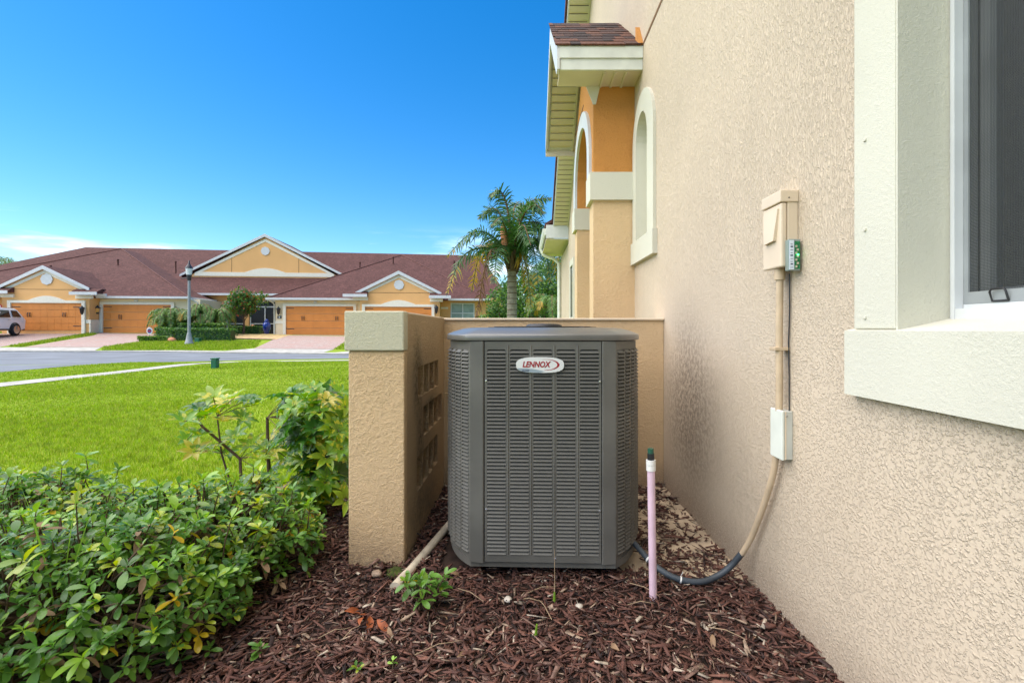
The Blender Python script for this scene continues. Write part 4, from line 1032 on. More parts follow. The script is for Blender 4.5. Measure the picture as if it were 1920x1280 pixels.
# loose debris
def pebble(label, x, y, r, seed, mat='stone'):
    bm = bmesh.new(); bmesh.ops.create_icosphere(bm, subdivisions=2, radius=r)
    for v in bm.verts: v.co *= 1+.25*mnoise.noise(v.co/r*1.1+Vector((seed, 0, 0))); v.co.z *= .6
    o = MB().frombm(bm, 0, True).build('pebble', mat); o.location = (x, y, .026); setp(o, label, 'stone')
pebble('round grey white pebble right of the tall shoot', .205, 1.755, .014, 1)
pebble('pale chalky stone left of the tall shoot', -.055, 1.80, .016, 2)
pebble('flat pinkish stone at the foot of the pillar', -.60, 1.99, .022, 3, 'chip4')
random.seed(77)
DL = [leaf_mesh('dead_leaf', M['deadred'], .055, .026, .5, .5), leaf_mesh('dead_leaf', M['deadtan'], .042, .017, .6, .7)]
spots = [(-.60, 1.70, 0), (-.57, 1.69, 0), (-.53, 1.68, 0), (-.50, 1.66, 0), (-.55, 1.63, 0), (-.63, 1.71, 0), (-.70, 1.52, 1), (-.66, 1.50, 1), (-.72, 1.46, 1), (-.45, 1.62, 1), (-.26, 1.66, 1), (-.30, 1.98, 1), (.10, 1.86, 1), (.55, 1.70, 1), (.62, 1.58, 1), (.30, 1.50, 1), (-.20, 1.47, 1), (.75, 1.56, 1)]
TANL = ['tan dead leaf nearest the right edge of the left shrub', 'tan dead leaf just right of the one nearest the shrub edge', 'tan dead leaf lowest by the shrub near the bottom edge', 'tan dead leaf touching the rust red leaf cluster', 'tan dead leaf lying right of the leafy sprout', 'tan dead leaf between drain pipe and air conditioner corner', 'tan dead leaf beside the tall shoot under the air conditioner', 'tan dead leaf below the foot of the pink standpipe', 'tan dead leaf on the open mulch toward the house wall', 'tan dead leaf alone in the middle of the right mulch near the bottom', 'tan dead leaf right of the tiny seedlings near the bottom edge', 'tan dead leaf closest to the foot of the house wall']
for i, (x, y, k) in enumerate(spots):
    o = inst('dead_leaf', DL[k], None, Matrix.Translation((x, y, .034)) @ Matrix.Rotation(random.uniform(0, 6.28), 4, 'Z') @ Matrix.Rotation(random.uniform(-.4, .3), 4, 'X') @ Matrix.Rotation(random.uniform(-.7, .7), 4, 'Y'))
    setp(o, 'rust red dead leaf in the curled cluster on the mulch left of the sprout' if k == 0 else TANL[i-6], 'dead leaf', 'rust red dead leaves' if k == 0 else 'tan dead leaves')
TWG = ['dry twig slanting just below the rust red leaves', 'dry twig steeply angled right of the one below the rust leaves', 'dry twig running down right from the leafy sprout', 'dry twig arching beside the chalky stone', 'dry twig pointing away next to the short cut shoot', 'dry twig running down from the pink standpipe foot', 'dry twig lying level left of the standpipe foot', 'long dry twig crossing the mulch near the bottom edge', 'short dry twig beside the green shoot with brown tip', 'dry twig on the mulch nearest the house wall']
for i, (x, y, a, L) in enumerate([(-.66, 1.56, .6, .10), (-.58, 1.55, 1.2, .09), (-.25, 1.86, -.7, .14), (.02, 1.83, .4, .12), (.10, 1.66, 1.9, .13), (.42, 1.90, -.8, .13), (.38, 1.75, .1, .10), (-.33, 1.48, .5, .15), (-.02, 1.78, -.1, .09), (.62, 1.62, -.6, .12)]):
    d = Vector((math.cos(a), math.sin(a), 0))*L; o = MB().tube([(0, 0, 0), d*.5+Vector((0, .004, .008)), d*.8+Vector((.004, -.003, .004)), d], [.0017, .0015, .0012, .0007], 5).build('twig', 'straw'); o.location = (x, y, .034)
    setp(o, TWG[i], 'twig', 'dry twigs on the mulch')
ms = MB(); bm = bmesh.new(); bmesh.ops.create_icosphere(bm, subdivisions=3, radius=.04)
for v in bm.verts: v.co *= 1+.4*mnoise.noise(v.co*60); v.co.z *= .45
ms.frombm(bm, 0, True); o = ms.build('moss_clump', 'moss'); o.location = (-.53, 2.02, .012); setp(o, 'dark green moss clump at the corner of the pillar foot', 'moss')

# ------------------------------------------------------------------ far row house
HA = R(5.6); row = thing('row_house', 'long orange and cream townhouse row with dark red roof across the street', 'house', (-32.3, 32.8, 0), HA)
def F_(mb, name, mat, parent=None, **k): return mb.build(name, mat, parent or row, **k)
def uz(v, pts): return [(u, v, z) for u, z in pts]
G = .3   # walls start below grade
# walls
F_(MB().prism(uz(-.9, [(-1.95, G), (3.35, G), (3.35, 3.72), (.64, 5.10), (-1.95, 3.78)]), (0, 3, 0)), 'gable_wall', 'far_orange')
F_(MB().prism(uz(-.9, [(20.9, G), (26.41, G), (26.41, 3.58), (23.58, 5.02), (20.9, 3.62)]), (0, 3, 0)), 'gable_wall', 'far_orange')
F_(MB().box(3.352, 9.83, 0, 6, G, 3.10), 'garage_wall', 'far_cream'); F_(MB().box(14.85, 20.898, 0, 6, G, 3.06), 'garage_wall', 'far_cream')
F_(MB().box(26.412, 31, .3, 6, G, 3.36), 'wing_wall', 'far_orange'); F_(MB().box(-8, -1.952, .6, 6, G, 3.4), 'wing_wall', 'far_orange')
F_(MB().box(-11, 31, 6.01, 18, G, 3.5), 'rear_wall', 'far_cream')
F_(MB().box(7.4, 9.838, 3.22, 6, 3.0, 3.66), 'upper_wall', 'far_orange'); F_(MB().box(14.842, 16.5, 3.22, 6, 3.0, 3.66), 'upper_wall', 'far_orange')
# recessed entry with two screened arches
def rect_arch(u0, u1, z0, zs, zt, n=10):
    a = [(u0, z0), (u1, z0)]; uc = (u0+u1)/2; h = (u1-u0)/2
    return a+[(uc+h*math.cos(math.pi*k/n), zs+(zt-zs)*math.sin(math.pi*k/n)) for k in range(n+1)]
en = [(9.84, G), (14.84, G), (14.84, 3.66), (9.84, 3.66)]
A1, A2 = rect_arch(9.95, 11.25, .62, 2.85, 3.12), rect_arch(11.65, 14.70, .62, 2.85, 3.14)
F_(MB().plate(uz(3.2, en), [uz(3.2, A1), uz(3.2, A2)], (0, .25, 0)), 'entry_wall', 'far_orange')
for a, b in (((9.85, 11.35), A1), ((11.55, 14.8), A2)):
    o_ = rect_arch(a[0], a[1], 2.851, 2.86, 3.30)[2:]; i_ = b[2:]
    F_(MB().prism(uz(3.17, o_+i_[::-1]), (0, .028, 0)), 'arch_trim', 'cream_trim')
F_(MB().box(9.84, 14.84, 5.9, 6.0, G, 3.6), 'porch_back', 'dark'); F_(MB().box(9.84, 14.84, 3.45, 5.9, .60, .62), 'porch_floor', 'paver')
scn = link(bpy.data.objects.new('screen_enclosure', None)); scn.parent = row
fr = MB()
for u in (9.97, 11.2, 11.68, 12.75, 13.62, 14.62): fr.box(u, u+.07, 3.30, 3.36, .62, 2.80)
fr.box(9.97, 11.27, 3.302, 3.358, 2.70, 2.80); fr.box(11.7, 14.7, 3.302, 3.358, 2.70, 2.80); fr.box(9.97, 11.27, 3.303, 3.357, 1.42, 1.48); fr.box(11.7, 14.7, 3.303, 3.357, 1.42, 1.48)
fr.box(9.97, 11.27, 3.304, 3.356, .62, .82); fr.box(13.65, 14.68, 3.304, 3.356, .62, .95)
F_(fr, 'screen_frame', 'white', scn); F_(MB().box(9.97, 11.25, 3.365, 3.37, .62, 3.1).box(11.68, 14.7, 3.365, 3.37, .62, 3.1), 'screen_mesh', 'dark', scn)
# roofs
def poly_roof(mb, pts): mb.prism(pts, (0, 0, -.10))
mr_ = MB(); E = 3.74; mz = lambda v: E+.565*(v-2.6)
Rl, Rr = (-5.33, 10.5, 8.27), (29.4, 10.5, 8.05)
mr_.add([(-13, 2.6, E), (31.5, 2.6, E), Rr, Rl, (-8.95, 10.3, 7.34), (-10.7, 10.0, 6.05), (-14, 4, 3.6), (31.5, 18.4, E), (-13, 18.4, E), (31.5, 2.6, E-.12), (-13, 2.6, E-.12)], [(0, 1, 2, 3), (0, 3, 4), (0, 4, 5), (0, 5, 6), (7, 8, 3, 2), (1, 7, 2), (8, 6, 5), (8, 5, 4), (8, 4, 3), (10, 9, 1, 0)])
F_(mr_, 'main_roof', 'roof')
def hip(apex, uL, uR, vE, zE, vB, name='garage_roof'):
    a = apex; mb = MB()
    mb.add([(uL, vE, zE), (uR, vE, zE), a, (a[0], vB, a[2]), (uR, vB, zE), (uL, vB, zE), (uL, vE, zE-.1), (uR, vE, zE-.1), (uR, vB, zE-.1)], [(0, 1, 2), (1, 4, 3, 2), (5, 0, 2, 3), (6, 7, 1, 0), (7, 8, 4, 1)])
    o = F_(mb, name, 'roof')
    rc = MB()
    for e in ((uL, vE, zE), (uR, vE, zE)):
        rc.tube([Vector(e)+Vector((0, 0, .02)), Vector(a)+Vector((0, 0, .02))], .045, 5)
    F_(rc, 'ridge_cap', 'ridge', o)
hip((-.35, 7.5, 7.70), -10.2, 9.35, -.5, 3.22, 10.4); hip((22.5, 7.5, 7.52), 14.45, 30.0, -.5, 3.18, 10.4)
def small_gable(uc, zp, ul, ur, ze):
    mb = MB(); v0, v1 = -1.06, 3.4
    mb.prism([(uc, v0, zp+.12), (ul, v0, ze+.12), (ul, v0, ze), (uc, v0, zp), (ur, v0, ze), (ur, v0, ze+.12)], (0, v1-v0, 0)); o = F_(mb, 'gable_roof', 'roof')
    rb = MB().prism([(uc, v0-.06, zp+.14), (ul-.06, v0-.06, ze+.10), (ul-.06, v0-.06, ze-.10), (uc, v0-.06, zp-.10), (ur+.06, v0-.06, ze-.10), (ur+.06, v0-.06, ze+.10)], (0, .058, 0)); F_(rb, 'rake_board', 'white', o)
    tr = MB().prism([(uc, -.93, zp-.13), (ul+.25, -.93, ze+.01), (ul+.25, -.93, ze-.17), (uc, -.93, zp-.34), (ur-.25, -.93, ze-.17), (ur-.25, -.93, ze+.01)], (0, .028, 0)); F_(tr, 'rake_trim', 'cream_trim', o)
    return o
small_gable(.64, 5.08, -2.15, 3.42, 3.66); small_gable(23.58, 5.0, 20.7, 26.5, 3.53)
for u0, u1, zb, sgn in ((2.55, 4.15, 3.28, 1), (-2.9, -1.2, 3.33, -1), (19.9, 21.45, 3.26, -1), (25.75, 27.2, 3.20, 1)):
    rt = F_(MB().prism([(u0, -1.40, zb+.20), (u0, -.85, zb+.46), (u0, -.85, zb+.1), (u0, -1.40, zb+.1)], (u1-u0, 0, 0)), 'return_roof', 'roof')
    F_(MB().box(u0-.04, u1+.04, -1.46, -1.402, zb, zb+.20), 'fascia', 'white', rt)
    a, b = (u0, u1-.55) if sgn > 0 else (u0+.55, u1)
    F_(MB().box(a, b, -1.0, -.902, zb-.22, zb-.001), 'corbel', 'cream_trim', rt)
# central dormer gable
dv = 5.3
F_(MB().prism(uz(dv, [(6.0, 5.2), (18.0, 5.2), (12.0, 8.50)]), (0, 5.2, 0)), 'dormer_wall', 'far_orange')
do = F_(MB().prism(uz(dv-.12, [(12.0, 8.72), (5.65, 5.32), (5.65, 5.2), (12.0, 8.6), (18.35, 5.2), (18.35, 5.32)]), (0, 5.9, 0)), 'dormer_roof', 'roof')
F_(MB().prism(uz(dv-.18, [(12.0, 8.74), (5.55, 5.40), (5.55, 5.22), (12.0, 8.5), (18.45, 5.22), (18.45, 5.40)]), (0, .05, 0)), 'rake_board', 'white', do)
F_(MB().prism(uz(dv-.03, [(12.0, 8.35), (6.6, 5.55), (6.6, 5.35), (12.0, 8.12), (17.4, 5.35), (17.4, 5.55)]), (0, .028, 0)), 'rake_trim', 'cream_trim', do)
F_(MB().prism(uz(dv-.04, [(6.5, 5.30), (17.5, 5.30), (17.2, 5.62), (13.6, 5.62)]+[(13.6-.32*k, 5.62+.36*math.sin(math.pi*k/10)) for k in range(1, 10)]+[(10.4, 5.62), (6.8, 5.62)]), (0, .039, 0)), 'belt_trim', 'cream_trim', do)
def medallion(u, v, z, r, par):
    o = [(u+r*math.cos(t)*(1+.04*math.cos(8*t)), z+r*math.sin(t)*(1+.04*math.cos(8*t))) for t in [2*math.pi*k/32 for k in range(32)]]
    F_(MB().prism(uz(v, o), (0, .06, 0)), 'medallion', 'white', par)
medallion(12.0, dv-.062, 7.36, .33, do); medallion(.77, -.962, 4.33, .36, row); medallion(23.58, -.962, 4.16, .34, row)
for u0, u1, z in ((-1.9, 3.3, 3.66), (20.95, 26.4, 3.60)): F_(MB().box(u0, u1, -.912, -.899, z-.012, z+.012), 'control_joint', 'joint')
for u, zt in ((9.4, 7.0), (14.6, 7.0)): F_(MB().box(u-.015, u+.015, dv-.010, dv+.001, 5.62, zt-.0), 'control_joint', 'joint')
# eave gutters
for u0, u1, v, z in ((3.5, 9.4, -.56, 3.12), (14.4, 20.6, -.56, 3.08), (27.0, 30.0, -.56, 3.10), (7.9, 14.6, 2.52, 3.58)):
    F_(MB().box(u0, u1, v, v+.12, z, z+.15), 'gutter', 'white')
    F_(MB().box(u0, u1, v+.12, v+.62, z+.0, z+.02), 'soffit', 'soffit')
F_(MB().box(9.30, 9.42, -.44, 3.0, 3.10, 3.24), 'gutter', 'white'); F_(MB().box(3.5, 4.15, -.62, -.5, 3.22, 3.42), 'gutter_box', 'white')
F_(MB().tube([(9.4, -.4, 3.1), (9.6, -.15, 2.95), (9.7, -.06, 2.85), (9.7, -.06, .6)], .045, 6), 'downspout', 'gutter'); F_(MB().tube([(14.6, -.45, 3.05), (14.75, -.2, 2.9), (14.8, -.06, 2.8), (14.8, -.06, .6)], .045, 6), 'downspout', 'gutter')
# garage doors
def garage(u0, u1, z0, z1, v, arched, gap=0., lab=None, hn=((.2, 1), (.5, 1))):
    d = link(bpy.data.objects.new('garage_door', None)); d.parent = row
    if lab: d['label'] = lab
    n = 4; hp = (z1-z0-gap)/n
    F_(MB().box(u0, u1, v+.01, v+.03, z0, z1), 'recess', 'black', d)
    for k in range(n):
        p = MB(); zb = z0+gap+k*hp; 
        p.box(u0, u1, v-.045, v+.009, zb+.012, zb+hp-.012)
        m = 10
        for q in range(1, m): p.box(u0+(u1-u0)*q/m-.012, u0+(u1-u0)*q/m+.012, v-.051, v-.0452, zb+.03, zb+hp-.03)
        F_(p, 'panel', 'door', d)
    w = u1-u0
    for f in (.25, .75):
        for s in (-.07, .07): F_(MB().tube([(u0+w*f+s, v-.06, z0+1.1), (u0+w*f+s, v-.10, z0+1.13), (u0+w*f+s, v-.10, z0+1.34), (u0+w*f+s, v-.06, z0+1.37)], .022, 6), 'handle', 'blackm', d)
    for zz_ in (z0+.45, z0+hp*3+.35):
        for a, b in ((u0+.03, u0+.55), (u1-.55, u1-.03)): F_(MB().box(a, b, v-.056, v-.046, zz_, zz_+.05), 'hinge_strap', 'blackm', d)
    t = MB(); e = .20
    outl = [(u0-e, z0-.3), (u0, z0-.3), (u0, z1), (u1, z1), (u1, z0-.3), (u1+e, z0-.3), (u1+e, z1+.17)]
    if arched:
        uc = (u0+u1)/2; outl += [(uc+w*.26-(w*.52)*k/12, z1+.17+.30*math.sin(math.pi*k/12)) for k in range(0, 13)]
    outl += [(u0-e, z1+.17)]
    t.prism(uz(v-.12, outl), (0, .119, 0)); F_(t, 'trim', 'cream_trim', d)
garage(-1.35, 2.94, .76, 2.76, -.9, True, .20, 'orange garage door left open a gap at the bottom')
garage(3.6, 7.98, .64, 2.72, 0, False); garage(15.6, 20.25, .58, 2.66, 0, False); garage(21.25, 25.86, .58, 2.61, -.9, True)
F_(MB().box(3.15, 3.45, -.935, -.002, 1.42, 1.66).box(3.351, 3.44, -.93, -.003, G, 1.419), 'stone_band', 'cream_trim')
F_(MB().box(14.82, 15.38, -.04, -.001, 1.42, 1.62), 'stone_band', 'cream_trim')
def wall_lamp(u, v, z, lit):
    l = F_(MB().lathe([(.02, .0), (.09, .05), (.12, .32), (.14, .34), (.03, .46), (.0, .5)], (u, v-.16, z), 8), 'wall_lamp', 'amber' if lit else 'blackm')
    F_(MB().lathe([(.15, .33), (.16, .36), (.04, .48), (.015, .55)], (u, v-.16, z), 8).box(u-.02, u+.02, v-.14, v-.001, z+.38, z+.43).lathe([(.05, -.06), (.06, .0), (.095, .05)], (u, v-.16, z), 8), 'lamp_frame', 'blackm', l)
wall_lamp(3.12, -1.05, 2.05, False); wall_lamp(3.44, -.1, 2.1, True) if False else wall_lamp(3.40, -.12, 2.12, True); wall_lamp(8.35, -.02, 2.05, False); wall_lamp(15.12, 0, 2.10, False); wall_lamp(26.2, -1.0, 2.2, False)
F_(MB().box(15.0, 15.28, -.03, -.001, 1.78, 1.98), 'number_plate', 'blackm'); F_(MB().box(15.09, 15.19, -.04, -.031, 1.82, 1.93), 'number_plate_face', 'white')
F_(MB().box(5.6, 5.8, -.1, -.001, 2.93, 3.05), 'floodlight', 'white'); F_(MB().box(17.5, 17.7, -.1, -.001, 2.9, 3.02), 'floodlight', 'white')
# wing window
wn = link(bpy.data.objects.new('window', None)); wn.parent = row
wf = MB()
for u in (27.14, 27.99, 28.82): wf.box(u, u+.07, .22, .30-.002, 1.40, 2.97)
for z in (1.40, 2.17, 2.90): wf.box(27.14, 28.89, .225, .30-.003, z, z+.07)
F_(wf, 'frame', 'white', wn); F_(MB().box(27.15, 28.88, .27, .2985, 1.41, 2.96), 'pane', flat('blinds behind glass', (.24, .31, .28), .25, var=.15, vs=3), wn)
F_(MB().prism(uz(.255, [(26.95, 1.2), (27.13, 1.2), (27.13, 2.98)]+[(28.0-.87*math.cos(math.pi*k/8), 2.98+.12*math.sin(math.pi*k/8)) for k in range(1, 8)]+[(28.9, 2.98), (28.9, 1.2), (29.08, 1.2), (29.08, 3.1), (28.0, 3.25), (26.95, 3.1)]), (0, .0435, 0)), 'trim', 'far_orange', wn)
F_(MB().box(26.43, 26.95, .26, .2985, 2.52, 2.66), 'stone_band', 'cream_trim')
for u, v in ((-2.3, 3.2), (1.5, 4.4), (5.8, 4.2), (19.0, 7.3), (22.1, 5.6), (27.2, 5.0)):
    z = (3.22+.56*(v+.5)) if v < 7 else mz(v); F_(MB().lathe([(.05, -.5), (.05, .35), (.07, .36), (.07, .45)], (u, v, z), 8), 'vent_pipe', 'ridge')

# ------------------------------------------------------------------ street furniture
LPX, LPY = -18.9, 27.4
lp = thing('street_lamp', 'grey street lamp post with glass lantern on the far grass', 'street lamp', (LPX, LPY, gz(LPX, LPY)))
MB().lathe([(.22, -.05), (.22, .10), (.18, .14), (.125, .48), (.10, .62), (.085, .66)], (0, 0, 0), 12).build('base', 'lampgrey', lp)
MB().lathe([(.082, .66), (.066, 3.62)], (0, 0, 0), 12).build('post', 'lampgrey', lp)
MB().lathe([(.08, 3.60), (.11, 3.66), (.11, 3.82), (.14, 3.92)], (0, 0, 0), 10).build('collar', 'blackm', lp)
MB().lathe([(.13, 3.92), (.175, 4.28)], (0, 0, 0), 8).build('lantern', 'lens', lp)
MB().lathe([(.20, 4.28), (.19, 4.33), (.09, 4.48), (.05, 4.56), (.03, 4.72), (.0, 4.74)], (0, 0, 0), 8).build('lantern_cap', 'blackm', lp)
MB().tube([(-.02, 0, 3.75), (-.45, 0, 3.72)], .03, 6).build('arm', 'blackm', lp)
def pedestal(label, x, y, w, h):
    t = thing('utility_box', label, 'utility box', (x, y, gz(x, y)))
    MB().bbox(-w/2, w/2, -w/2, w/2, -.02, h*.88, .02).build('body', 'utility', t); MB().bbox(-w/2-.012, w/2+.012, -w/2-.012, w/2+.012, h*.885, h, .012).build('lid', 'utility', t)
pedestal('green utility box standing on the near lawn', -8.04, 12.64, .145, .28); pedestal('small green utility box by the hedge at the lamp', -19.0, 28.3, .26, .26)
sg_ = thing('yard_sign', 'white security sign with dark emblem at the driveway edge', 'sign', (-23.6, 30.6, gz(-23.6, 30.6)))
MB().tube([(0, 0, -.05), (0, 0, .45)], .012, 6).build('stake', 'chrome', sg_)
MB().prism([(.20*math.cos(R(22.5+45*k)), -.02, .42+.24*math.sin(R(22.5+45*k))) for k in range(8)], (0, .015, 0)).build('board', 'white', sg_)
MB().prism([(.13*math.cos(2*math.pi*k/16), -.026, .40+.14*math.sin(2*math.pi*k/16)) for k in range(16)], (0, .0055, 0)).build('emblem', 'navy', sg_)
MB().box(-.11, .11, -.03, -.0262, .37, .42).build('emblem_bar', 'red', sg_)
pt = thing('blue_urn', 'tall cobalt blue glazed urn by the screen door', 'urn', (-19.0, 35.9, gz(-19, 35.9)+.01))
MB().lathe([(.12, 0), (.15, .03), (.27, .45), (.29, .62), (.22, .80), (.15, .86), (.19, .93), (.17, .95)], (0, 0, 0), 18).build('body', 'bluepot', pt)
MB().lathe([(.02, .94), (.14, .98), (.10, 1.08), (.0, 1.10)], (0, 0, 0), 14).build('lid', 'bluepot', pt)
tp_ = MB().lathe([(.05, -.2), (.16, .0), (.19, .12), (.16, .26), (.05, .33)], (0, 0, .35), 14).build('garden_ornament', 'terracotta'); tp_.location = (-20.0, 35.85, gz(-20, 35.8)); setp(tp_, 'round terracotta ornament beside the blue urn', 'ornament')
bld = MB(); bm = bmesh.new(); bmesh.ops.create_icosphere(bm, subdivisions=2, radius=.22)
for v in bm.verts: v.co *= 1+.3*mnoise.noise(v.co*4); v.co.z *= .8
bld.frombm(bm, 0, True); o = bld.build('boulder', 'terracotta'); o.location = (-20.75, 28.6, gz(-20.75, 28.6)+.08); setp(o, 'small tan boulder beside the hedge left of the lamp', 'stone')

# white SUV, rear quarter in view
cx, cy = -33.0, 31.0; car = thing('parked_car', 'white estate car parked on the left driveway', 'car', (cx, cy, gz(cx, cy)-.03), R(104))
prof = [(-.02, .42), (0, .62), (.05, .98), (-.06, 1.10), (-.16, 1.16), (-.42, 1.60), (-.62, 1.70), (-2.5, 1.70), (-3.25, 1.20), (-4.55, 1.02), (-4.75, .78), (-4.78, .42), (-4.3, .32), (-.4, .32)]
bm = bmesh.new(); fv = [bm.verts.new((x, -.93, z)) for x, z in prof]; f = bm.faces.new(fv); r = bmesh.ops.extrude_face_region(bm, geom=[f])
bmesh.ops.translate(bm, verts=[g for g in r['geom'] if isinstance(g, bmesh.types.BMVert)], vec=(0, 1.86, 0)); bmesh.ops.recalc_face_normals(bm, faces=bm.faces[:])
for v in bm.verts:
    if v.co.z > 1.15: v.co.y *= 1-.18*(v.co.z-1.15)/.55
bmesh.ops.bevel(bm, geom=bm.edges[:], offset=.06, segments=3, affect='EDGES', profile=.6)
MB().frombm(bm, 0, True).build('body', 'carwhite', car)
yw = lambda z: -.93*(1-.18*max(0, z-1.15)/.55)-.004
def cwin(pts, nm): MB().prism([(x, yw(z), z) for x, z in pts], (0, .03, 0)).build(nm, 'carglass', car)
cwin([(-.34, 1.17), (-.55, 1.55), (-1.02, 1.57), (-.98, 1.17)], 'quarter_window'); cwin([(-1.22, 1.14), (-1.20, 1.57), (-1.95, 1.57), (-2.05, 1.12)], 'side_window'); cwin([(-2.15, 1.12), (-2.05, 1.57), (-2.5, 1.57), (-3.1, 1.16)], 'side_window')
MB().prism([(-.10, -.6, 1.16), (-.10, .6, 1.16), (-.36, .56, 1.56), (-.36, -.56, 1.56)], (.012, 0, .008)).build('rear_window', 'carglass', car)
for yy in (-.93, .93):
    for xx in (-.88, -3.85):
        s = 1 if yy > 0 else -1
        w_ = MB(); w_.lathe([(.22, -.10), (.36, -.10), (.37, 0), (.36, .10), (.22, .10)], (0, 0, 0), 20)
        w_.v = [(xx+a, yy-s*.03+c, .365+b) for a, b, c in w_.v]; wo = w_.build('wheel', 'tyre', car)
        rm = MB(); rm.lathe([(.0, .0), (.25, .0), (.25, .03)], (0, 0, 0), 20); 
        for k in range(5): rm.box(-.025, .025, .03, .24, .0301, .05)
        rm.v = [(xx+a, yy+s*(.068+c), .365+b) for a, b, c in rm.v]; rm.build('rim', 'chrome', wo)
        MB().tube([(xx+.42*math.cos(math.pi*k/12), yy+s*.0, .365+.42*math.sin(math.pi*k/12)) for k in range(13)], .035, 6).build('wheel_arch', 'black', car)
MB().bbox(-.10, .03, -.9, -.62, .86, 1.02, .02).bbox(-.10, .03, .62, .9, .86, 1.02, .02).build('tail_lamp', 'red', car)
MB().bbox(-.25, .035, -.88, .88, .34, .46, .02).build('rear_bumper', 'black', car); MB().bbox(-4.2, -.5, -.945, -.925, .33, .42, .008).build('side_skirt', 'black', car)
MB().tube([(-.7, -.70, 1.72), (-2.4, -.70, 1.73)], .02, 6).tube([(-.7, .70, 1.72), (-2.4, .70, 1.73)], .02, 6).build('roof_rail', 'chrome', car)
for x in (-1.35, -2.3): MB().bbox(x-.1, x+.1, -.96, -.93, .98, 1.01, .005).build('door_handle', 'chrome', car)
# flag
fl = thing('flag', 'red and white striped flag hanging at the left garage', 'flag', (-34.55, 31.6, 2.7))
MB().tube([(-.5, .2, .8), (.05, -.25, .1)], .02, 6).build('pole', 'white', fl)
for k in range(7): 
    b = MB(); n = 6; vs = []
    for i in range(n+1):
        q = i/n; x = .1+.085*k+.25*q*.5+.03*math.sin(q*5); vs += [(x, -.22+.05*math.sin(q*6+k), .15-.95*q+.1*k*-.3), (x+.085, -.22+.05*math.sin(q*6+k+.6), .15-.95*q-.03*(k+1))]
    b.add(vs, [(2*i, 2*i+1, 2*i+3, 2*i+2) for i in range(n)]); bb = b.build('stripe', 'red' if k % 2 == 0 else 'white', fl)
# ------------------------------------------------------------------ trees and far planting
def frond(path, n, L, droop, mat_split, seed, width=.035, plum=.5):
    # path: list of points (local); returns a mesh of rachis + leaflets
    random.seed(seed); P = spline(path, 8); b = MB(); N = len(P)
    b.tube(P, [.035*(1-.85*i/(N-1))+.004 for i in range(N)], 5, mi=3 if mat_split > 1 else 1, cap=False)
    for k in range(n):
        t = .12+.86*k/n; i = min(N-2, int(t*(N-1))); p = P[i].lerp(P[i+1], t*(N-1)-i); d = (P[i+1]-P[i]).normalized()
        for s in (-1, 1):
            side = d.cross(Vector((0, 0, 1)));
            if side.length < .05: side = Vector((1, 0, 0))
            side = side.normalized()*s; upv = side.cross(d)*s
            droop_ = droop*random.uniform(.4, 1.5); l = L*math.sin(math.pi*min(.98, .15+.85*t))**.6*random.uniform(.75, 1.1)
            dr = (side+d*.55+upv*random.uniform(-plum, plum)).normalized()
            q1 = p+dr*l*.5+Vector((0, 0, -droop_*l*.15)); q2 = p+dr*l*.85+Vector((0, 0, -droop_*l*.75))
            w = d*width*.5
            mi = 2 if t > mat_split+random.uniform(-.1, .1) else random.choice([0, 0, 1])
            if mat_split > 2: mi = 3
            b.add([p-w*.6, p+w*.6, q1+w, q1-w, q2], [(0, 1, 2, 3), (3, 2, 4)], mi)
    return b
QX, QY = -.33, 15.0; pm = thing('palm_tree', 'tall queen palm with grey trunk and drooping yellow tipped fronds behind the low wall', 'palm tree', (QX, QY, gz(QX, QY)))
ch = EYE+(617-485)/907*QY-gz(QX, QY)
MB().lathe([(.22, -.1), (.175, .4), (.155, 1.2), (.15, 2.4), (.145, ch-.35)]+[], (0, 0, 0), 14).build('trunk', 'greybark', pm)
rg = MB()
for k in range(16): rg.lathe([(.158, .3+k*.17), (.163, .31+k*.17), (.158, .32+k*.17)], (0, 0, 0), 14)
rg.build('trunk_rings', 'bark', pm)
bt = MB(); random.seed(4)
for k in range(14):
    a = k*2.4; z = ch-.45+.045*k; bt.tube([(.10*math.cos(a), .10*math.sin(a), z), (.20*math.cos(a), .20*math.sin(a), z+.2), (.27*math.cos(a), .27*math.sin(a), z+.5)], [.085, .06, .03], 6)
bt.build('leaf_bases', 'bark', pm)
c0 = Vector((0, 0, ch))
def pt_(dx, dz, dy=0.): return c0+Vector((dx*.0165, dy, dz*.0165))
FR = [([(0, 0), (-40, 42), (-75, 40), (-117, -5)], -.8, .95), ([(0, 0), (-45, 18), (-90, 0), (-118, -72)], -.6, .8), ([(0, 0), (-30, 30), (-62, 15), (-80, -60)], .6, .35),
      ([(0, 5), (-18, 75), (-38, 100), (-68, 82)], .5, 2), ([(0, 5), (-8, 90), (-22, 122), (-40, 108)], -.5, 2), ([(0, 5), (14, 80), (35, 110), (76, 118)], .2, 2), ([(0, 5), (2, 70), (4, 105), (12, 122)], .9, 2), ([(0, 5), (18, 70), (42, 92), (58, 70)], -.9, 2),
      ([(0, 0), (28, 48), (62, 42), (92, -20)], -.9, .9), ([(0, 0), (30, 32), (60, 20), (72, -50)], -.3, .9), ([(0, 0), (35, 40), (75, 22), (102, -60)], .7, .7), ([(0, 0), (20, 28), (40, 8), (48, -60)], -1.0, .95), ([(0, 0), (14, 14), (28, -20), (36, -98)], -.3, .35),
      ([(0, 0), (-14, 20), (-26, 0), (-30, -55)], -1.1, .95), ([(0, 0), (10, 40), (22, 50), (34, 10)], -1.4, 2), ([(0, 0), (-12, 50), (-20, 62), (-34, 40)], -1.5, 2), ([(0, 0), (24, 62), (50, 72), (80, 44)], .5, 2), ([(0, 0), (8, 30), (16, 20), (22, -35)], 1.2, 2), ([(0, 0), (-22, 36), (-40, 34), (-56, 0)], 1.1, .9)]
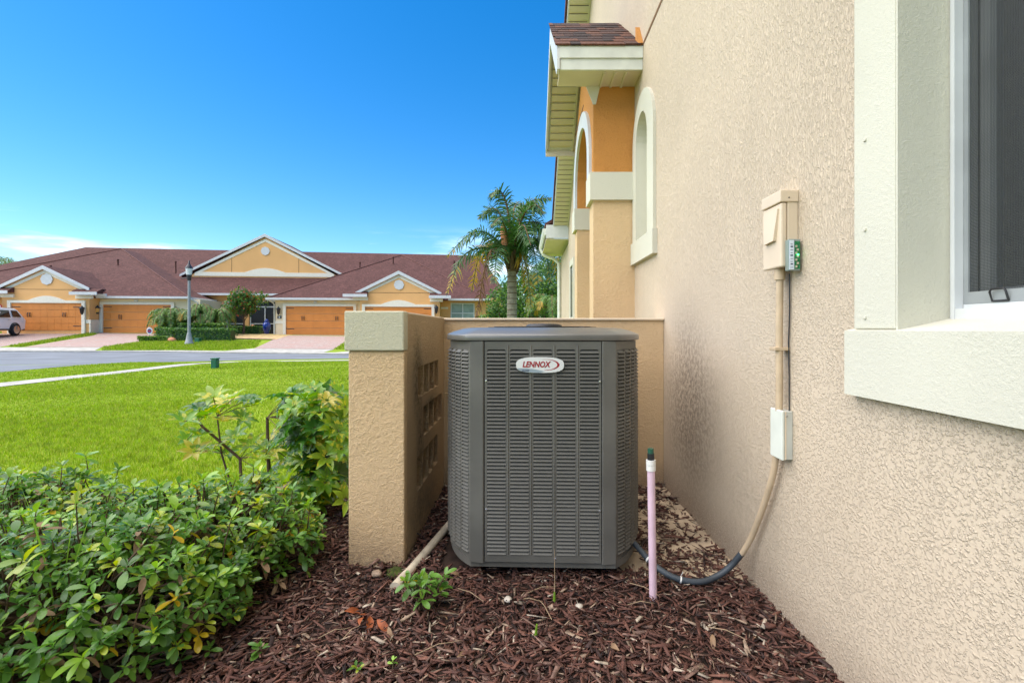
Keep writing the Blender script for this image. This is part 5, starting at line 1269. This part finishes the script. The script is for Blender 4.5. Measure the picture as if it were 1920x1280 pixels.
for i, (pts, dy, ms_) in enumerate(FR):
    path = [pt_(x, z, dy*(k/3)) for k, (x, z) in enumerate(pts)]
    frond(path, 68, .60, .5, ms_, 100+i, .040, .75).build('frond', PG, pm)
frond([pt_(-2, -2), pt_(-34, 12, -.5), pt_(-50, -30, -.6), pt_(-58, -80, -.6), pt_(-66, -118, -.6)], 55, .34, 1.3, 3, 150, .05, .9).build('dead_frond', [PG[3]]*4, pm)
MB().tube([pt_(-8, 8, -.2), pt_(-14, 30, -.25), pt_(-17, 52, -.3), pt_(-18, 62, -.3)], [.05, .11, .08, .01], 8).build('spathe', 'terracotta', pm)

def tree(label, x, y, h, r, n, seed, cat='tree', name='leafy_tree', mats=TG, leaf=.13, trunk_h=.45, flat_=1., group=None, ls=None, zc=None):
    random.seed(seed); g = gz(x, y); t = thing(name, label, cat, (x, y, g), group=group)
    tk = MB(); tr = max(.05, h*.022); th = h*trunk_h
    tk.tube([(0, 0, -.1), (tr*.5, 0, th*.5), (0, tr*.4, th)], [tr*1.25, tr, tr*.8], 8)
    lobes = []
    for k in range(9):
        a = k*2.4+random.random(); rr = r*random.uniform(.25, .75); z = th+(h-th)*random.uniform(.12, .82); lobes.append((Vector((rr*math.cos(a), rr*math.sin(a)*flat_, z)), r*random.uniform(.32, .52)))
        tk.tube([(0, 0, th*random.uniform(.6, 1)), lobes[-1][0]*.6+Vector((0, 0, z*.1)), lobes[-1][0]], [tr*.5, tr*.35, tr*.12], 5, cap=False)
    lobes.append((Vector((0, 0, h-.35*r)), r*.38))
    V = []; F = []; mi = []
    for i in range(n):
        c, lr = random.choice(lobes); u = Vector((random.gauss(0, 1), random.gauss(0, 1), random.gauss(0, .8))).normalized(); p = c+u*lr*random.random()**.4
        if p.z < th*.55: continue
        s = leaf*random.uniform(.6, 1.4); d = (u+Vector((random.gauss(0, .6), random.gauss(0, .6), random.gauss(0, .6)))).normalized(); a = d.orthogonal().normalized(); b = d.cross(a); w = random.uniform(0, 6.28); a, b = a*math.cos(w)+b*math.sin(w), b*math.cos(w)-a*math.sin(w)
        k = len(V); V += [p-a*s*.5, p+b*s*.28, p+a*s*.5, p-b*s*.28]; F.append((k, k+1, k+2, k+3)); mi.append(random.choices(range(len(mats)), [.5, .25, .25] if len(mats) == 3 else [.45, .22, .22, .11])[0])
    tk.build('trunk', 'bark', t)
    o = np_mesh('crown', np.array([tuple(v) for v in V]), np.array(F), mats, np.array(mi), t); setp(o, kind='stuff')
    return t
tree('leafy dark green tree right behind the queen palm trunk', 1.0, 31, 4.6, 2.7, 5200, 1, leaf=.2, trunk_h=.12)
tree('bushy light green tree left of the queen palm trunk', -1.2, 29.5, 3.7, 1.6, 3000, 2, leaf=.18, trunk_h=.1)
tree('loose tall tree behind the right hand tree', 2.6, 40, 7.0, 2.8, 3000, 3, leaf=.24, trunk_h=.3)
tree('dark evergreen mass at the far end behind the downspout', 3.0, 52, 5.2, 4.2, 4200, 33, leaf=.3, trunk_h=.05)
tree('distant bush line beyond the queen palm', -3.5, 55, 5.0, 4.2, 4200, 34, leaf=.3, trunk_h=.05)
tree('round topped small tree with orange red blossoms before the entry', -19.4, 33.6, 3.0, 1.5, 4200, 5, name='blossom_tree', mats=TG+[FLOWER], leaf=.16, trunk_h=.42)
def fan_palm(label, x, y, h, r, n, seed, L, mats=PG, ta=1.):
    random.seed(seed); g = gz(x, y); t = thing('palm_tree', label, 'palm tree', (x, y, g), group=None)
    MB().tube([(0, 0, -.1), (.05, 0, h*.5), (.0, 0, h)], [.10*ta, .085*ta, .07*ta], 8).build('trunk', 'bark', t)
    for k in range(n):
        a = k*2.4+random.uniform(-.2, .2); e = random.uniform(.1, 1.15); d = Vector((math.cos(a), math.sin(a), 0)); c = Vector((0, 0, h))
        frond([c, c+d*r*.4+Vector((0, 0, r*.5*e)), c+d*r*.8+Vector((0, 0, r*.35*e)), c+d*r+Vector((0, 0, -r*.45*(1.1-e)))], 40, L, .7, 2 if k % 7 else .7, seed*50+k, .05, .4).build('frond', [mats[4], mats[0], mats[2], mats[3]], t)
fan_palm('pygmy date palm just left of the blossom tree', -20.5, 32.2, 1.15, 1.3, 30, 61, .42)
fan_palm('pygmy date palm in the middle of the clump behind the hedge', -21.3, 31.9, 1.3, 1.35, 30, 62, .42)
fan_palm('pygmy date palm directly behind the street lamp post', -23.0, 31.6, 1.1, 1.25, 28, 63, .42)
fan_palm('distant palm crown rising behind the roof at the left edge', -54, 51, 6.2, 2.4, 22, 64, .7, [PG[0], PG[0], PG[1], PG[3], PG[4]], 2.)
fan_palm('yellowish palm at the right end beyond the downspout', 1.7, 27.5, 2.2, 1.6, 18, 65, .5)
def hedge(label, pts, w, h, n, seed, mats=None, name='hedge', leaf=.09):
    random.seed(seed); x, y = pts[0]; t = thing(name, label, 'hedge', (x, y, gz(x, y))); V = []; F = []; mi = []
    seg_ = [(Vector(a), Vector(b)) for a, b in zip(pts, pts[1:])]; L = [(b-a).length for a, b in seg_]
    cr_ = MB()
    for (a, b) in seg_:
        d = (b-a).normalized(); nn = Vector((-d.y, d.x)); q = [a-nn*w*.4, b-nn*w*.4, b+nn*w*.4, a+nn*w*.4]
        za, zb = gz(*a)-gz(x, y), gz(*b)-gz(x, y); zs = [za, zb, zb, za]
        vs = [(p.x-x, p.y-y, z-.05) for p, z in zip(q, zs)]+[(p.x-x, p.y-y, z+h*.85) for p, z in zip(q, zs)]
        cr_.add(vs, [(0, 1, 5, 4), (1, 2, 6, 5), (2, 3, 7, 6), (3, 0, 4, 7), (4, 5, 6, 7)])
    cr_.build('branch_core', TG[2], t)
    for i in range(n):
        a, b = random.choices(seg_, L)[0]; s = random.uniform(-.035, 1.035); p2 = a.lerp(b, s); d = (b-a).normalized(); nn = Vector((-d.y, d.x)); o_ = random.uniform(-.5, .5)*w; zz_ = h*(1-random.random()**2*.999)
        if random.random() < .6: o_ = math.copysign(w*.5*random.uniform(.85, 1.08), o_)
        else: zz_ = h*random.uniform(.88, 1.08)
        p = Vector((p2.x+nn.x*o_-x, p2.y+nn.y*o_-y, gz(p2.x, p2.y)-gz(x, y)+zz_)); q = leaf*random.uniform(.6, 1.4); a_ = Vector((random.gauss(0, 1), random.gauss(0, 1), random.gauss(0, 1))).normalized(); b_ = a_.orthogonal().normalized()
        k = len(V); V += [p-a_*q*.5, p+b_*q*.3, p+a_*q*.5, p-b_*q*.3]; F.append((k, k+1, k+2, k+3)); mi.append(random.choices(range(3), [.5, .28, .22])[0])
    o = np_mesh('leaves', np.array([tuple(v) for v in V]), np.array(F), mats or TG, np.array(mi), t); setp(o, kind='stuff'); return t
hedge('clipped low green hedge running past the street lamp', [(-22.3, 29.9), (-20.8, 29.2), (-17.7, 29.5)], .8, .68, 5200, 71)
hedge('low clipped hedge under the blossom tree at the entry', [(-20.9, 34.6), (-18.9, 34.9)], .55, .55, 1400, 72)
hedge('silvery grey green ground cover strip in front of the hedge', [(-22.6, 28.65), (-21.0, 28.75)], .5, .26, 1100, 73, [PG[4], TG[1], TG[0]], 'ground_cover', .12)
hedge('yellow green bushes before the garage beside the security sign', [(-23.5, 31.4), (-22.0, 31.6)], .8, .95, 1500, 74, [TG[1], SV[1], TG[0]], 'bush', .12)
hedge('short green bush behind the hedge under the date palms', [(-21.8, 30.9), (-19.3, 31.3)], .7, .85, 1700, 75, [TG[1], TG[0], TG[0]], 'bush', .12)
